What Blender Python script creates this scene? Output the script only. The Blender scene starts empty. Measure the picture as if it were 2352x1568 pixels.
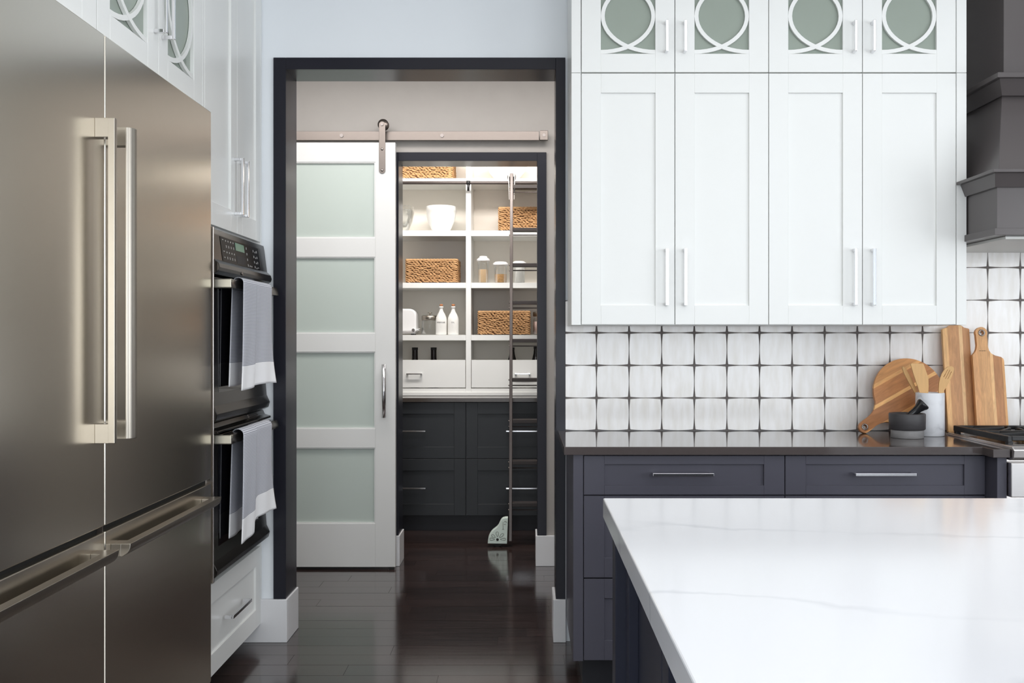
import bpy, bmesh, math, random
from mathutils import Vector, Matrix
random.seed(7)
C = bpy.context.scene
COL = C.collection
PI = math.pi

# ------------------------------------------------------------------ camera, world, light, exposure
H = 1.313
cam = bpy.data.cameras.new('camera'); camo = bpy.data.objects.new('camera', cam); COL.objects.link(camo)
camo.location = (0, 0, H); camo.rotation_euler = (PI / 2, 0, 0)
cam.sensor_width = 36; cam.lens = 36 * 2258 / 2352
cam.shift_x = -29 / 2352; cam.shift_y = -6 / 2352
cam.clip_start = 0.05
C.camera = camo
w = bpy.data.worlds.new('world'); C.world = w; w.use_nodes = True
w.node_tree.nodes['Background'].inputs[0].default_value = (0.86, 0.93, 1.0, 1)
w.node_tree.nodes['Background'].inputs[1].default_value = 1.5
C.view_settings.view_transform = 'Standard'; C.view_settings.look = 'None'
C.view_settings.gamma = 1; C.view_settings.use_curve_mapping = False
C.view_settings.exposure = 0.0
C.cycles.diffuse_bounces = 8; C.cycles.max_bounces = 14

def area(name, loc, rot, sx, sy, e, col=(1, 1, 1)):
    l = bpy.data.lights.new(name, 'AREA'); l.shape = 'RECTANGLE'; l.size = sx; l.size_y = sy
    l.energy = e; l.color = col
    o = bpy.data.objects.new(name, l); COL.objects.link(o); o.location = loc; o.rotation_euler = rot
    return o
# daylight coming in at the window openings behind and to the right of the camera
area('window_daylight', (1.1, -3.0, 1.55), (PI / 2, 0, 0), 4.6, 2.2, 112, (0.93, 0.97, 1.0))
area('side_window_daylight', (4.38, 0.3, 1.65), (0, PI / 2, 0), 1.7, 3.6, 72, (0.95, 0.98, 1.0))
# unseen fill lights added over kitchen and passage, then the pantry ceiling lamp
area('kitchen_ceiling_fill', (0.9, 1.6, 2.93), (0, 0, 0), 3.4, 3.4, 28, (1.0, 0.98, 0.95))
area('passage_ceiling_fill', (-0.5, 4.78, 2.93), (0, 0, 0), 2.4, 0.5, 32, (1.0, 0.96, 0.93))
area('pantry_ceiling_light', (-0.35, 6.05, 2.90), (math.radians(38), 0, 0), 1.6, 0.3, 54, (1.0, 0.95, 0.9))

area('hood_light', (2.34, 3.95, 1.68), (0, 0, 0), 1.0, 0.25, 0.4, (1.0, 0.96, 0.92))

# ------------------------------------------------------------------ materials
def srgb(r, g, b):
    f = lambda c: (c / 255 / 12.92) if c / 255 <= 0.04045 else ((c / 255 + 0.055) / 1.055) ** 2.4
    return (f(r), f(g), f(b), 1)
MATS = {}
class NT:
    def __init__(s, m): s.t = m.node_tree; s.n = s.t.nodes; s.l = s.t.links
    def add(s, typ, **kw):
        n = s.n.new(typ)
        for k, v in kw.items():
            if k == 'inp':
                for a, b in v.items(): n.inputs[a].default_value = b
            else: setattr(n, k, v)
        return n
    def link(s, a, b): s.l.new(a, b)
def P(name, col, rough=0.4, metal=0.0, spec=0.5, coat=0.0, trans=0.0, ior=1.45, emis=None, var=0.0, nscale=6.0, bump=0.0, bscale=60.0, stretch=(1, 1, 1), coatr=0.05):
    m = bpy.data.materials.new(name); m.use_nodes = True; MATS[name] = m
    t = NT(m); b = t.n['Principled BSDF']
    b.inputs['Base Color'].default_value = col
    b.inputs['Roughness'].default_value = rough
    b.inputs['Metallic'].default_value = metal
    b.inputs['Specular IOR Level'].default_value = spec
    b.inputs['Coat Weight'].default_value = coat
    b.inputs['Coat Roughness'].default_value = coatr
    b.inputs['Transmission Weight'].default_value = trans
    b.inputs['IOR'].default_value = ior
    if emis:
        b.inputs['Emission Color'].default_value = emis[0]; b.inputs['Emission Strength'].default_value = emis[1]
    if var or bump:
        tc = t.add('ShaderNodeTexCoord'); mp = t.add('ShaderNodeMapping'); mp.inputs['Scale'].default_value = stretch
        t.link(tc.outputs['Object'], mp.inputs['Vector'])
        if var:
            no = t.add('ShaderNodeTexNoise', inp={'Scale': nscale, 'Detail': 6.0}); t.link(mp.outputs[0], no.inputs['Vector'])
            mx = t.add('ShaderNodeMix', data_type='RGBA')
            mx.inputs[6].default_value = tuple(c * (1 - var) for c in col[:3]) + (1,)
            mx.inputs[7].default_value = tuple(min(1, c * (1 + var)) for c in col[:3]) + (1,)
            t.link(no.outputs['Fac'], mx.inputs[0]); t.link(mx.outputs[2], b.inputs['Base Color'])
        if bump:
            nb = t.add('ShaderNodeTexNoise', inp={'Scale': bscale, 'Detail': 4.0}); t.link(mp.outputs[0], nb.inputs['Vector'])
            bp = t.add('ShaderNodeBump', inp={'Strength': bump, 'Distance': 0.002}); t.link(nb.outputs['Fac'], bp.inputs['Height'])
            t.link(bp.outputs[0], b.inputs['Normal'])
    return m
WHITE = P('white_lacquer', srgb(232, 233, 231), 0.32, var=0.012, nscale=2)
DOORW = P('sliding_door_paint', srgb(221, 221, 219), 0.34, var=0.012, nscale=2)
WALL = P('kitchen_wall_paint', srgb(235, 239, 243), 0.6, var=0.01, bump=0.05, bscale=300)
CEIL = P('ceiling_paint', srgb(238, 238, 238), 0.7, bump=0.05, bscale=300)
PLASTER = P('textured_plaster', srgb(165, 160, 155), 0.55, var=0.05, nscale=9, bump=0.35, bscale=22)
TRIMW = P('baseboard_white', srgb(228, 228, 230), 0.35, var=0.01)
TRIMD = P('casing_charcoal', srgb(34, 34, 42), 0.26, spec=0.25, var=0.03, nscale=3)
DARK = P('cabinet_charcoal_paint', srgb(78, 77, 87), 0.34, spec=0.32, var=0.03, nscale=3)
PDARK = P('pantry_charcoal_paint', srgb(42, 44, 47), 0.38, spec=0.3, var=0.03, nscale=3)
TOE = P('toe_kick_dark', srgb(32, 32, 38), 0.5, var=0.05)
CHROME = P('polished_chrome', (0.80, 0.80, 0.82, 1), 0.15, metal=1.0, var=0.02)
NICKEL = P('satin_nickel', srgb(132, 123, 117), 0.32, metal=1.0, var=0.05, nscale=40, stretch=(1, 1, 8))
STEEL = P('brushed_steel', srgb(230, 223, 210), 0.23, metal=1.0, var=0.03, nscale=30, stretch=(1, 1, 18), bump=0.010, bscale=120)
STEELH = P('brushed_steel_handle', srgb(172, 165, 155), 0.34, metal=1.0, var=0.03, nscale=60)
STAINLESS = P('range_stainless', srgb(226, 222, 220), 0.28, metal=1.0, var=0.03, nscale=30, stretch=(1, 1, 10))
BLACKGL = P('black_oven_glass', (0.003, 0.003, 0.004, 1), 0.06, spec=0.35, var=0.1)
BLACKST = P('black_stainless', srgb(52, 49, 47), 0.22, metal=0.85, var=0.06, nscale=20)
IRON = P('cast_iron', (0.012, 0.012, 0.013, 1), 0.45, var=0.2, bump=0.3, bscale=200)
BRASS = P('burner_brass', srgb(190, 140, 60), 0.3, metal=1.0, var=0.05)
GAP = P('dark_gap', (0.004, 0.004, 0.004, 1), 0.7, var=0.1)
FROST = P('frosted_glass', srgb(206, 216, 209), 0.28, spec=0.5, trans=0.2, var=0.015, nscale=1.2)
CABGL = P('cabinet_glass', srgb(168, 179, 168), 0.16, spec=0.5, trans=0.3, var=0.015, nscale=1.5)
def mat_clear():
    m = bpy.data.materials.new('clear_glass'); m.use_nodes = True; t = NT(m)
    t.n.remove(t.n['Principled BSDF'])
    tr = t.add('ShaderNodeBsdfTransparent', inp={0: (0.985, 0.99, 0.99, 1)}); gl = t.add('ShaderNodeBsdfGlossy', inp={0: (1, 1, 1, 1), 1: 0.03})
    fr = t.add('ShaderNodeLayerWeight', inp={0: 0.22}); mx = t.add('ShaderNodeMixShader')
    ml = t.add('ShaderNodeMath', operation='MULTIPLY'); ml.inputs[1].default_value = 0.55; t.link(fr.outputs['Fresnel'], ml.inputs[0])
    t.link(ml.outputs[0], mx.inputs[0]); t.link(tr.outputs[0], mx.inputs[1]); t.link(gl.outputs[0], mx.inputs[2])
    t.link(mx.outputs[0], t.n['Material Output'].inputs[0]); return m
CLEAR = mat_clear()
CERAM = P('white_ceramic', srgb(240, 239, 236), 0.2, coat=0.3, var=0.01)
PLASTW = P('white_plastic', srgb(238, 237, 238), 0.35, var=0.01)
CORK = P('cork_stopper', srgb(178, 120, 82), 0.8, var=0.2, nscale=80, bump=0.3, bscale=200)
INK = P('black_ink', (0.02, 0.02, 0.02, 1), 0.6, var=0.05)
PRINT = P('pale_print', (0.42, 0.42, 0.42, 1), 0.6, var=0.05)
BEIGE = P('oat_contents', srgb(222, 190, 150), 0.8, var=0.15, nscale=120, bump=0.5, bscale=160)
CEREAL = P('cereal_contents', srgb(206, 160, 104), 0.8, var=0.45, nscale=90, bump=1.0, bscale=110)
FLOURC = P('flour_contents', srgb(240, 238, 234), 0.9, var=0.02, bump=0.2)
PINKC = P('pink_salt_contents', srgb(206, 180, 172), 0.8, var=0.08, nscale=90)
BOTTLE = P('dark_bottle_glass', (0.008, 0.005, 0.005, 1), 0.07, coat=0.4, var=0.1)
LADDER = P('ladder_bronze_metal', srgb(84, 77, 75), 0.36, metal=0.35, var=0.06, nscale=20)
TREAD = P('ladder_tread_wood', srgb(50, 44, 43), 0.5, var=0.15, nscale=12, stretch=(1, 8, 8))
MINT = P('mint_enamel', srgb(222, 236, 227), 0.3, var=0.06, nscale=14)
ENGR = P('engraved_line', srgb(92, 96, 84), 0.5, var=0.1)
RUBBER = P('black_rubber', (0.01, 0.01, 0.01, 1), 0.6, var=0.1)
HOODP = P('hood_dark_paint', srgb(86, 81, 81), 0.26, var=0.03, nscale=3)
HOODL = P('hood_liner', srgb(214, 214, 210), 0.4, var=0.01)
MORT = P('mortar_black_stone', srgb(62, 60, 62), 0.5, var=0.22, nscale=30, stretch=(1, 1, 4), bump=0.15)
MORTG = P('mortar_grey_base', srgb(128, 126, 126), 0.55, var=0.22, nscale=26, stretch=(1, 1, 5), bump=0.15)
PEST = P('pestle_black_stone', srgb(34, 33, 35), 0.22, var=0.2, nscale=30)
BEECH = P('beech_wood', srgb(212, 168, 112), 0.5, var=0.13, nscale=16, stretch=(6, 6, 0.8))
GROUT = P('tile_grout', srgb(108, 102, 100), 0.85, var=0.08, nscale=40, bump=0.3)
SEAGR = P('seagrass_weave', srgb(190, 148, 104), 0.75, var=0.34, nscale=55, bump=0.4, bscale=160)
SEAGD = P('basket_core', srgb(84, 54, 32), 0.85, var=0.2, nscale=40)
LCD = P('oven_display', srgb(58, 100, 84), 0.2, emis=((0.05, 0.16, 0.11, 1), 0.35), var=0.05)
LCDOFF = P('oven_display_off', srgb(30, 33, 39), 0.35, spec=0.15, var=0.05)
WTOP = P('dark_quartz_counter', srgb(80, 73, 72), 0.1, spec=0.6, coat=0.25, var=0.07, nscale=60)
PTOP = P('pantry_dark_counter', srgb(70, 64, 60), 0.14, spec=0.55, var=0.06, nscale=60)
SCREW = P('screw_steel', srgb(150, 142, 138), 0.25, metal=1.0, var=0.05)

def mat_floor(name, rnd=True):
    m = P(name, (0.02, 0.013, 0.012, 1), 0.14, spec=0.5, coat=0.6, coatr=0.13)
    t = NT(m); b = t.n['Principled BSDF']; b.inputs['Coat IOR'].default_value = 1.56
    tc = t.add('ShaderNodeTexCoord'); mp = t.add('ShaderNodeMapping'); mp.inputs['Scale'].default_value = (1.2, 26, 1)
    oi = t.add('ShaderNodeObjectInfo'); ad = t.add('ShaderNodeVectorMath', operation='ADD')
    sc = t.add('ShaderNodeVectorMath', operation='SCALE'); sc.inputs[3].default_value = 37.0
    cb = t.add('ShaderNodeCombineXYZ'); t.link(oi.outputs['Random'], cb.inputs[0]); t.link(oi.outputs['Random'], cb.inputs[1])
    t.link(cb.outputs[0], sc.inputs[0]); t.link(tc.outputs['Object'], ad.inputs[0]); t.link(sc.outputs[0], ad.inputs[1])
    t.link(ad.outputs[0], mp.inputs[0])
    n = t.add('ShaderNodeTexNoise', inp={'Scale': 2.2, 'Detail': 8.0, 'Roughness': 0.62}); t.link(mp.outputs[0], n.inputs['Vector'])
    r = t.add('ShaderNodeValToRGB'); r.color_ramp.elements[0].position = 0.3; r.color_ramp.elements[1].position = 0.75
    r.color_ramp.elements[0].color = (0.012, 0.0072, 0.0064, 1); r.color_ramp.elements[1].color = (0.052, 0.030, 0.026, 1)
    t.link(n.outputs['Fac'], r.inputs[0])
    hs = t.add('ShaderNodeHueSaturation'); mr = t.add('ShaderNodeMapRange', inp={3: 0.75, 4: 1.3}); t.link(oi.outputs['Random'], mr.inputs[0])
    t.link(mr.outputs[0], hs.inputs['Value']); t.link(r.outputs[0], hs.inputs['Color']); t.link(hs.outputs[0], b.inputs['Base Color'])
    rr = t.add('ShaderNodeMapRange', inp={3: 0.10, 4: 0.2}); t.link(n.outputs['Fac'], rr.inputs[0]); t.link(rr.outputs[0], b.inputs['Roughness'])
    bp = t.add('ShaderNodeBump', inp={'Strength': 0.08, 'Distance': 0.001}); t.link(n.outputs['Fac'], bp.inputs['Height']); t.link(bp.outputs[0], b.inputs['Normal'])
    return m
FLOOR = mat_floor('espresso_hardwood')
def mat_tile():
    m = P('zellige_white_tile', srgb(226, 224, 222), 0.16, coat=0.2)
    t = NT(m); b = t.n['Principled BSDF']
    tc = t.add('ShaderNodeTexCoord'); oi = t.add('ShaderNodeObjectInfo'); cb = t.add('ShaderNodeCombineXYZ')
    ml = t.add('ShaderNodeMath', operation='MULTIPLY'); ml.inputs[1].default_value = 50
    t.link(oi.outputs['Random'], ml.inputs[0]); t.link(ml.outputs[0], cb.inputs[0])
    ad = t.add('ShaderNodeVectorMath', operation='ADD'); t.link(tc.outputs['Object'], ad.inputs[0]); t.link(cb.outputs[0], ad.inputs[1])
    mp = t.add('ShaderNodeMapping'); mp.inputs['Scale'].default_value = (26, 26, 5); t.link(ad.outputs[0], mp.inputs[0])
    n = t.add('ShaderNodeTexNoise', inp={'Scale': 1.4, 'Detail': 5.0}); t.link(mp.outputs[0], n.inputs['Vector'])
    r = t.add('ShaderNodeValToRGB'); r.color_ramp.elements[0].position = 0.3; r.color_ramp.elements[1].position = 0.62
    r.color_ramp.elements[0].color = srgb(231, 227, 222); r.color_ramp.elements[1].color = srgb(244, 242, 241)
    t.link(n.outputs['Fac'], r.inputs[0])
    hs = t.add('ShaderNodeHueSaturation'); mr = t.add('ShaderNodeMapRange', inp={3: 0.96, 4: 1.03}); t.link(oi.outputs['Random'], mr.inputs[0])
    t.link(mr.outputs[0], hs.inputs['Value']); t.link(r.outputs[0], hs.inputs['Color']); t.link(hs.outputs[0], b.inputs['Base Color'])
    n2 = t.add('ShaderNodeTexNoise', inp={'Scale': 14.0, 'Detail': 2.0}); t.link(ad.outputs[0], n2.inputs['Vector'])
    bp = t.add('ShaderNodeBump', inp={'Strength': 0.07, 'Distance': 0.003}); t.link(n2.outputs['Fac'], bp.inputs['Height']); t.link(bp.outputs[0], b.inputs['Normal'])
    return m
TILE = mat_tile()
def mat_marble(name, base, vein, rough, scale, width, warp):
    m = P(name, base, rough, spec=0.5)
    t = NT(m); b = t.n['Principled BSDF']
    tc = t.add('ShaderNodeTexCoord'); mp = t.add('ShaderNodeMapping'); mp.inputs['Rotation'].default_value = (0, 0, 0.12)
    t.link(tc.outputs['Object'], mp.inputs[0])
    n = t.add('ShaderNodeTexNoise', inp={'Scale': scale * 1.1, 'Detail': 5.0, 'Roughness': 0.55}); t.link(mp.outputs[0], n.inputs['Vector'])
    sb = t.add('ShaderNodeVectorMath', operation='SCALE'); sb.inputs[3].default_value = warp; t.link(n.outputs['Color'], sb.inputs[0])
    ad = t.add('ShaderNodeVectorMath', operation='ADD'); t.link(mp.outputs[0], ad.inputs[0]); t.link(sb.outputs[0], ad.inputs[1])
    m2 = t.add('ShaderNodeMapping'); m2.inputs['Scale'].default_value = (0.35, 1.5, 1.0); t.link(ad.outputs[0], m2.inputs[0])
    n2 = t.add('ShaderNodeTexNoise', inp={'Scale': scale, 'Detail': 2.0, 'Roughness': 0.4}); t.link(m2.outputs[0], n2.inputs['Vector'])
    s = t.add('ShaderNodeMath', operation='SUBTRACT'); s.inputs[1].default_value = 0.5; t.link(n2.outputs['Fac'], s.inputs[0])
    a = t.add('ShaderNodeMath', operation='ABSOLUTE'); t.link(s.outputs[0], a.inputs[0])
    r = t.add('ShaderNodeValToRGB'); r.color_ramp.elements[0].position = 0.0; r.color_ramp.elements[1].position = width
    r.color_ramp.elements[0].color = vein; r.color_ramp.elements[1].color = base
    t.link(a.outputs[0], r.inputs[0])
    n3 = t.add('ShaderNodeTexNoise', inp={'Scale': scale * 0.9, 'Detail': 3.0}); t.link(tc.outputs['Object'], n3.inputs['Vector'])
    r3 = t.add('ShaderNodeValToRGB'); r3.color_ramp.elements[0].position = 0.42; r3.color_ramp.elements[1].position = 0.66; t.link(n3.outputs['Fac'], r3.inputs[0])
    mx = t.add('ShaderNodeMix', data_type='RGBA'); mx.inputs[6].default_value = base; t.link(r3.outputs[0], mx.inputs[0]); t.link(r.outputs[0], mx.inputs[7])
    t.link(mx.outputs[2], b.inputs['Base Color'])
    return m
QUARTZ = mat_marble('white_veined_quartz', srgb(236, 237, 241), srgb(208, 210, 216), 0.12, 1.6, 0.018, 0.35)
MARBLE = mat_marble('grey_white_marble', srgb(220, 221, 225), srgb(190, 191, 196), 0.4, 14.0, 0.09, 0.04)
def mat_board(name, ang, cols, width, off=0.0):
    # strips of differently toned acacia glued side by side, grain running along them
    m = P(name, cols[0], 0.42, spec=0.4)
    t = NT(m); b = t.n['Principled BSDF']
    tc = t.add('ShaderNodeTexCoord'); mp = t.add('ShaderNodeMapping'); mp.inputs['Rotation'].default_value = (0, ang, 0)
    t.link(tc.outputs['Object'], mp.inputs[0])
    sx = t.add('ShaderNodeSeparateXYZ'); t.link(mp.outputs[0], sx.inputs[0])
    mr = t.add('ShaderNodeMapRange', inp={1: -width / 2 + off, 2: width / 2 + off, 3: 0.0, 4: 1.0}); t.link(sx.outputs[0], mr.inputs[0])
    r = t.add('ShaderNodeValToRGB'); cr = r.color_ramp; cr.interpolation = 'CONSTANT'
    k = len(cols)
    while len(cr.elements) < k: cr.elements.new(0.5)
    pos = [0.0]
    for i in range(1, k): pos.append(i / k + (0.05 if i % 2 else -0.03))
    for e, p_, c_ in zip(cr.elements, pos, cols): e.position = p_; e.color = c_
    t.link(mr.outputs[0], r.inputs[0])
    m2 = t.add('ShaderNodeMapping'); m2.inputs['Scale'].default_value = (46, 46, 4.5); t.link(mp.outputs[0], m2.inputs[0])
    n = t.add('ShaderNodeTexNoise', inp={'Scale': 1.6, 'Detail': 7.0, 'Roughness': 0.6, 'Distortion': 0.8}); t.link(m2.outputs[0], n.inputs['Vector'])
    r2 = t.add('ShaderNodeMapRange', inp={1: 0.3, 2: 0.7, 3: 0.86, 4: 1.26}); t.link(n.outputs['Fac'], r2.inputs[0])
    hs = t.add('ShaderNodeHueSaturation'); hs.inputs['Saturation'].default_value = 0.95; t.link(r2.outputs[0], hs.inputs['Value']); t.link(r.outputs[0], hs.inputs['Color'])
    t.link(hs.outputs[0], b.inputs['Base Color'])
    return m
BRD_R = mat_board('acacia_round', math.radians(-62), [srgb(*c) for c in ((196, 136, 76), (216, 158, 92), (182, 120, 66), (228, 172, 102), (166, 108, 60), (208, 148, 84), (224, 166, 98), (198, 138, 80))], 0.3)
BRD_T = mat_board('acacia_tall', 0, [srgb(*c) for c in ((222, 172, 112), (196, 142, 90), (188, 136, 88), (220, 178, 126), (182, 130, 84))], 0.12)
BRD_P = mat_board('acacia_paddle', 0, [srgb(*c) for c in ((206, 150, 96), (198, 146, 92), (204, 152, 98), (224, 176, 118), (176, 120, 72), (214, 158, 96))], 0.146)
def mat_towel():
    m = P('waffle_towel', srgb(150, 152, 160), 0.9, spec=0.1)
    t = NT(m); b = t.n['Principled BSDF']
    uv = t.add('ShaderNodeUVMap'); uv.uv_map = 'UVMap'; sx = t.add('ShaderNodeSeparateXYZ'); t.link(uv.outputs[0], sx.inputs[0])
    # u across the cloth, v is distance along the cloth in metres from the hem
    def saw(sock, freq):
        a = t.add('ShaderNodeMath', operation='MULTIPLY'); a.inputs[1].default_value = freq; t.link(sock, a.inputs[0])
        f = t.add('ShaderNodeMath', operation='FRACT'); t.link(a.outputs[0], f.inputs[0])
        g = t.add('ShaderNodeMath', operation='GREATER_THAN'); g.inputs[1].default_value = 0.5; t.link(f.outputs[0], g.inputs[0]); return g.outputs[0]
    a = saw(sx.outputs[1], 185.0); c = saw(sx.outputs[0], 230.0)
    mu = t.add('ShaderNodeMath', operation='MULTIPLY'); t.link(a, mu.inputs[0])
    ad = t.add('ShaderNodeMath', operation='MULTIPLY_ADD'); ad.inputs[1].default_value = 0.5; ad.inputs[2].default_value = 0.5; t.link(c, ad.inputs[0]); t.link(ad.outputs[0], mu.inputs[1])
    mx = t.add('ShaderNodeMix', data_type='RGBA'); mx.inputs[6].default_value = srgb(214, 215, 222); mx.inputs[7].default_value = srgb(138, 141, 152); t.link(mu.outputs[0], mx.inputs[0])
    z = t.add('ShaderNodeSeparateXYZ'); t.link(uv.outputs[0], z.inputs[0])
    g = t.add('ShaderNodeMath', operation='LESS_THAN'); g.inputs[1].default_value = 0.088; t.link(z.outputs[1], g.inputs[0])
    m2 = t.add('ShaderNodeMix', data_type='RGBA'); m2.inputs[7].default_value = srgb(250, 250, 252); t.link(mx.outputs[2], m2.inputs[6]); t.link(g.outputs[0], m2.inputs[0])
    t.link(m2.outputs[2], b.inputs['Base Color'])
    nb = t.add('ShaderNodeTexNoise', inp={'Scale': 400.0}); bp = t.add('ShaderNodeBump', inp={'Strength': 0.3, 'Distance': 0.001}); t.link(nb.outputs['Fac'], bp.inputs['Height']); t.link(bp.outputs[0], b.inputs['Normal'])
    return m
TOWEL = mat_towel()

# ------------------------------------------------------------------ helpers
def tag(o, label=None, cat=None, group=None, kind=None):
    if label: o['label'] = label
    if cat: o['category'] = cat
    if group: o['group'] = group
    if kind: o['kind'] = kind
    return o
def thing(name, label, cat, loc, group=None):
    o = bpy.data.objects.new(name, None); COL.objects.link(o); o.location = loc; o.empty_display_size = 0.05
    return tag(o, label, cat, group)
def root_loc(o):
    v = Vector((0, 0, 0))
    while o is not None: v += o.location; o = o.parent
    return v
class MB:
    def __init__(s): s.bm = bmesh.new()
    def box(s, x0, x1, y0, y1, z0, z1):
        return s.poly8([(x0, y0, z0), (x1, y0, z0), (x1, y1, z0), (x0, y1, z0)], [(x0, y0, z1), (x1, y0, z1), (x1, y1, z1), (x0, y1, z1)])
    def poly8(s, bot, top):
        n = len(bot)
        a = [s.bm.verts.new(p) for p in bot]; b = [s.bm.verts.new(p) for p in top]
        s.bm.faces.new(a[::-1]); s.bm.faces.new(b)
        for i in range(n): s.bm.faces.new((a[i], a[(i + 1) % n], b[(i + 1) % n], b[i]))
        return s
    def tube(s, p0, p1, r0, r1=None, n=16, smooth=True):
        r1 = r0 if r1 is None else r1
        p0 = Vector(p0); p1 = Vector(p1); d = (p1 - p0).normalized()
        u = d.orthogonal().normalized(); v = d.cross(u)
        A = [p0 + (u * math.cos(2 * PI * i / n) + v * math.sin(2 * PI * i / n)) * r0 for i in range(n)]
        B = [p1 + (u * math.cos(2 * PI * i / n) + v * math.sin(2 * PI * i / n)) * r1 for i in range(n)]
        a = [s.bm.verts.new(p) for p in A]; b = [s.bm.verts.new(p) for p in B]
        s.bm.faces.new(a[::-1]); s.bm.faces.new(b)
        for i in range(n):
            f = s.bm.faces.new((a[i], a[(i + 1) % n], b[(i + 1) % n], b[i])); f.smooth = smooth
        return s
    def path(s, pts, r, n=10, closed=False):
        pts = [Vector(p) for p in pts]; rings = []
        N = len(pts)
        for i, p in enumerate(pts):
            if closed: d = (pts[(i + 1) % N] - pts[i - 1])
            else: d = pts[min(i + 1, N - 1)] - pts[max(i - 1, 0)]
            d.normalize()
            ref = Vector((0, 1, 0)) if abs(d.y) < 0.9 else Vector((1, 0, 0))
            u = d.cross(ref).normalized(); v = d.cross(u)
            rr = r[i] if isinstance(r, (list, tuple)) else r
            rings.append([s.bm.verts.new(p + (u * math.cos(2 * PI * k / n) + v * math.sin(2 * PI * k / n)) * rr) for k in range(n)])
        for i in range(N if closed else N - 1):
            a = rings[i]; b = rings[(i + 1) % N]
            for k in range(n):
                f = s.bm.faces.new((a[k], a[(k + 1) % n], b[(k + 1) % n], b[k])); f.smooth = True
        if not closed: s.bm.faces.new(rings[0][::-1]); s.bm.faces.new(rings[-1])
        return s
    def lathe(s, c, prof, n=32, axis=None):
        # prof: list of (r, z) from bottom to top
        M = axis.to_matrix().to_4x4() if axis is not None else Matrix.Identity(4)
        c = Vector(c); rings = []
        for r, z in prof:
            if r < 1e-6: rings.append([s.bm.verts.new(c + M @ Vector((0, 0, z)))])
            else: rings.append([s.bm.verts.new(c + M @ Vector((r * math.cos(2 * PI * i / n), r * math.sin(2 * PI * i / n), z))) for i in range(n)])
        for a, b in zip(rings, rings[1:]):
            for i in range(n):
                j = (i + 1) % n
                if len(a) == 1 and len(b) == 1: continue
                if len(a) == 1: f = s.bm.faces.new((a[0], b[j], b[i]))
                elif len(b) == 1: f = s.bm.faces.new((a[i], a[j], b[0]))
                else: f = s.bm.faces.new((a[i], a[j], b[j], b[i]))
                f.smooth = True
        return s
    def prism(s, pts, mapf, a, b):
        # pts: 2-D outline, mapf(p, q, t) -> world, extruded from a to b
        return s.poly8([mapf(p, q, a) for p, q in pts], [mapf(p, q, b) for p, q in pts])
    def ell(s, c, r, rot=None, nu=7, nv=4):
        c = Vector(c); M = rot if rot is not None else Matrix.Identity(3)
        top = s.bm.verts.new(c + M @ Vector((0, 0, r[2]))); bot = s.bm.verts.new(c - M @ Vector((0, 0, r[2]))); rings = []
        for i in range(1, nv):
            th = PI * i / nv
            rings.append([s.bm.verts.new(c + M @ Vector((r[0] * math.sin(th) * math.cos(2 * PI * k / nu), r[1] * math.sin(th) * math.sin(2 * PI * k / nu), r[2] * math.cos(th)))) for k in range(nu)])
        for k in range(nu):
            j = (k + 1) % nu
            s.bm.faces.new((top, rings[0][k], rings[0][j])).smooth = True
            s.bm.faces.new((bot, rings[-1][j], rings[-1][k])).smooth = True
            for a, b in zip(rings, rings[1:]): s.bm.faces.new((a[k], b[k], b[j], a[j])).smooth = True
        return s
    def build(s, name, mat, parent=None, bevel=0.0, seg=2, loc=None):
        bmesh.ops.recalc_face_normals(s.bm, faces=s.bm.faces[:])
        off = root_loc(parent) if parent is not None else Vector(loc or (0, 0, 0))
        bmesh.ops.translate(s.bm, verts=s.bm.verts[:], vec=-off)
        me = bpy.data.meshes.new(name); s.bm.to_mesh(me); s.bm.free()
        me.materials.append(mat)
        o = bpy.data.objects.new(name, me); COL.objects.link(o)
        if parent is not None: o.parent = parent
        else: o.location = off
        if bevel:
            b = o.modifiers.new('Bevel', 'BEVEL'); b.width = bevel; b.segments = seg; b.limit_method = 'ANGLE'; b.angle_limit = math.radians(40); b.harden_normals = False
        return o
def box(name, mat, parent, x0, x1, y0, y1, z0, z1, bevel=0.0, loc=None):
    return MB().box(x0, x1, y0, y1, z0, z1).build(name, mat, parent, bevel, loc=loc)
def structure(o): o['kind'] = 'structure'; return o
def shape2d(loops, depth):
    # outlines with holes -> solid of the given depth (x, y in the plane, z through it)
    cu = bpy.data.curves.new('outline', 'CURVE'); cu.dimensions = '2D'; cu.fill_mode = 'BOTH'; cu.extrude = depth / 2
    for lp in loops:
        sp = cu.splines.new('POLY'); sp.points.add(len(lp) - 1); sp.use_cyclic_u = True
        for p, q in zip(sp.points, lp): p.co = (q[0], q[1], 0, 1)
    ob = bpy.data.objects.new('outline', cu); COL.objects.link(ob)
    dg = bpy.context.evaluated_depsgraph_get(); me = bpy.data.meshes.new_from_object(ob.evaluated_get(dg))
    bpy.data.objects.remove(ob); bpy.data.curves.remove(cu)
    bm = bmesh.new(); bm.from_mesh(me); bmesh.ops.remove_doubles(bm, verts=bm.verts[:], dist=1e-5); bpy.data.meshes.remove(me)
    return bm
def place2d(name, loops, depth, M, mat, parent, bevel=0.0, origin=None):
    mb = MB(); mb.bm.free(); mb.bm = shape2d(loops, depth)
    bmesh.ops.transform(mb.bm, matrix=M, verts=mb.bm.verts[:])
    return mb.build(name, mat, parent, bevel, loc=origin)
def text_bm(txt, size, depth=0.0006):
    cu = bpy.data.curves.new('t', 'FONT'); cu.body = txt; cu.size = size; cu.extrude = depth; cu.align_x = 'CENTER'; cu.resolution_u = 3
    ob = bpy.data.objects.new('t', cu); COL.objects.link(ob)
    dg = bpy.context.evaluated_depsgraph_get(); me = bpy.data.meshes.new_from_object(ob.evaluated_get(dg))
    bpy.data.objects.remove(ob); bpy.data.curves.remove(cu)
    bm = bmesh.new(); bm.from_mesh(me); bpy.data.meshes.remove(me); return bm
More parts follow.
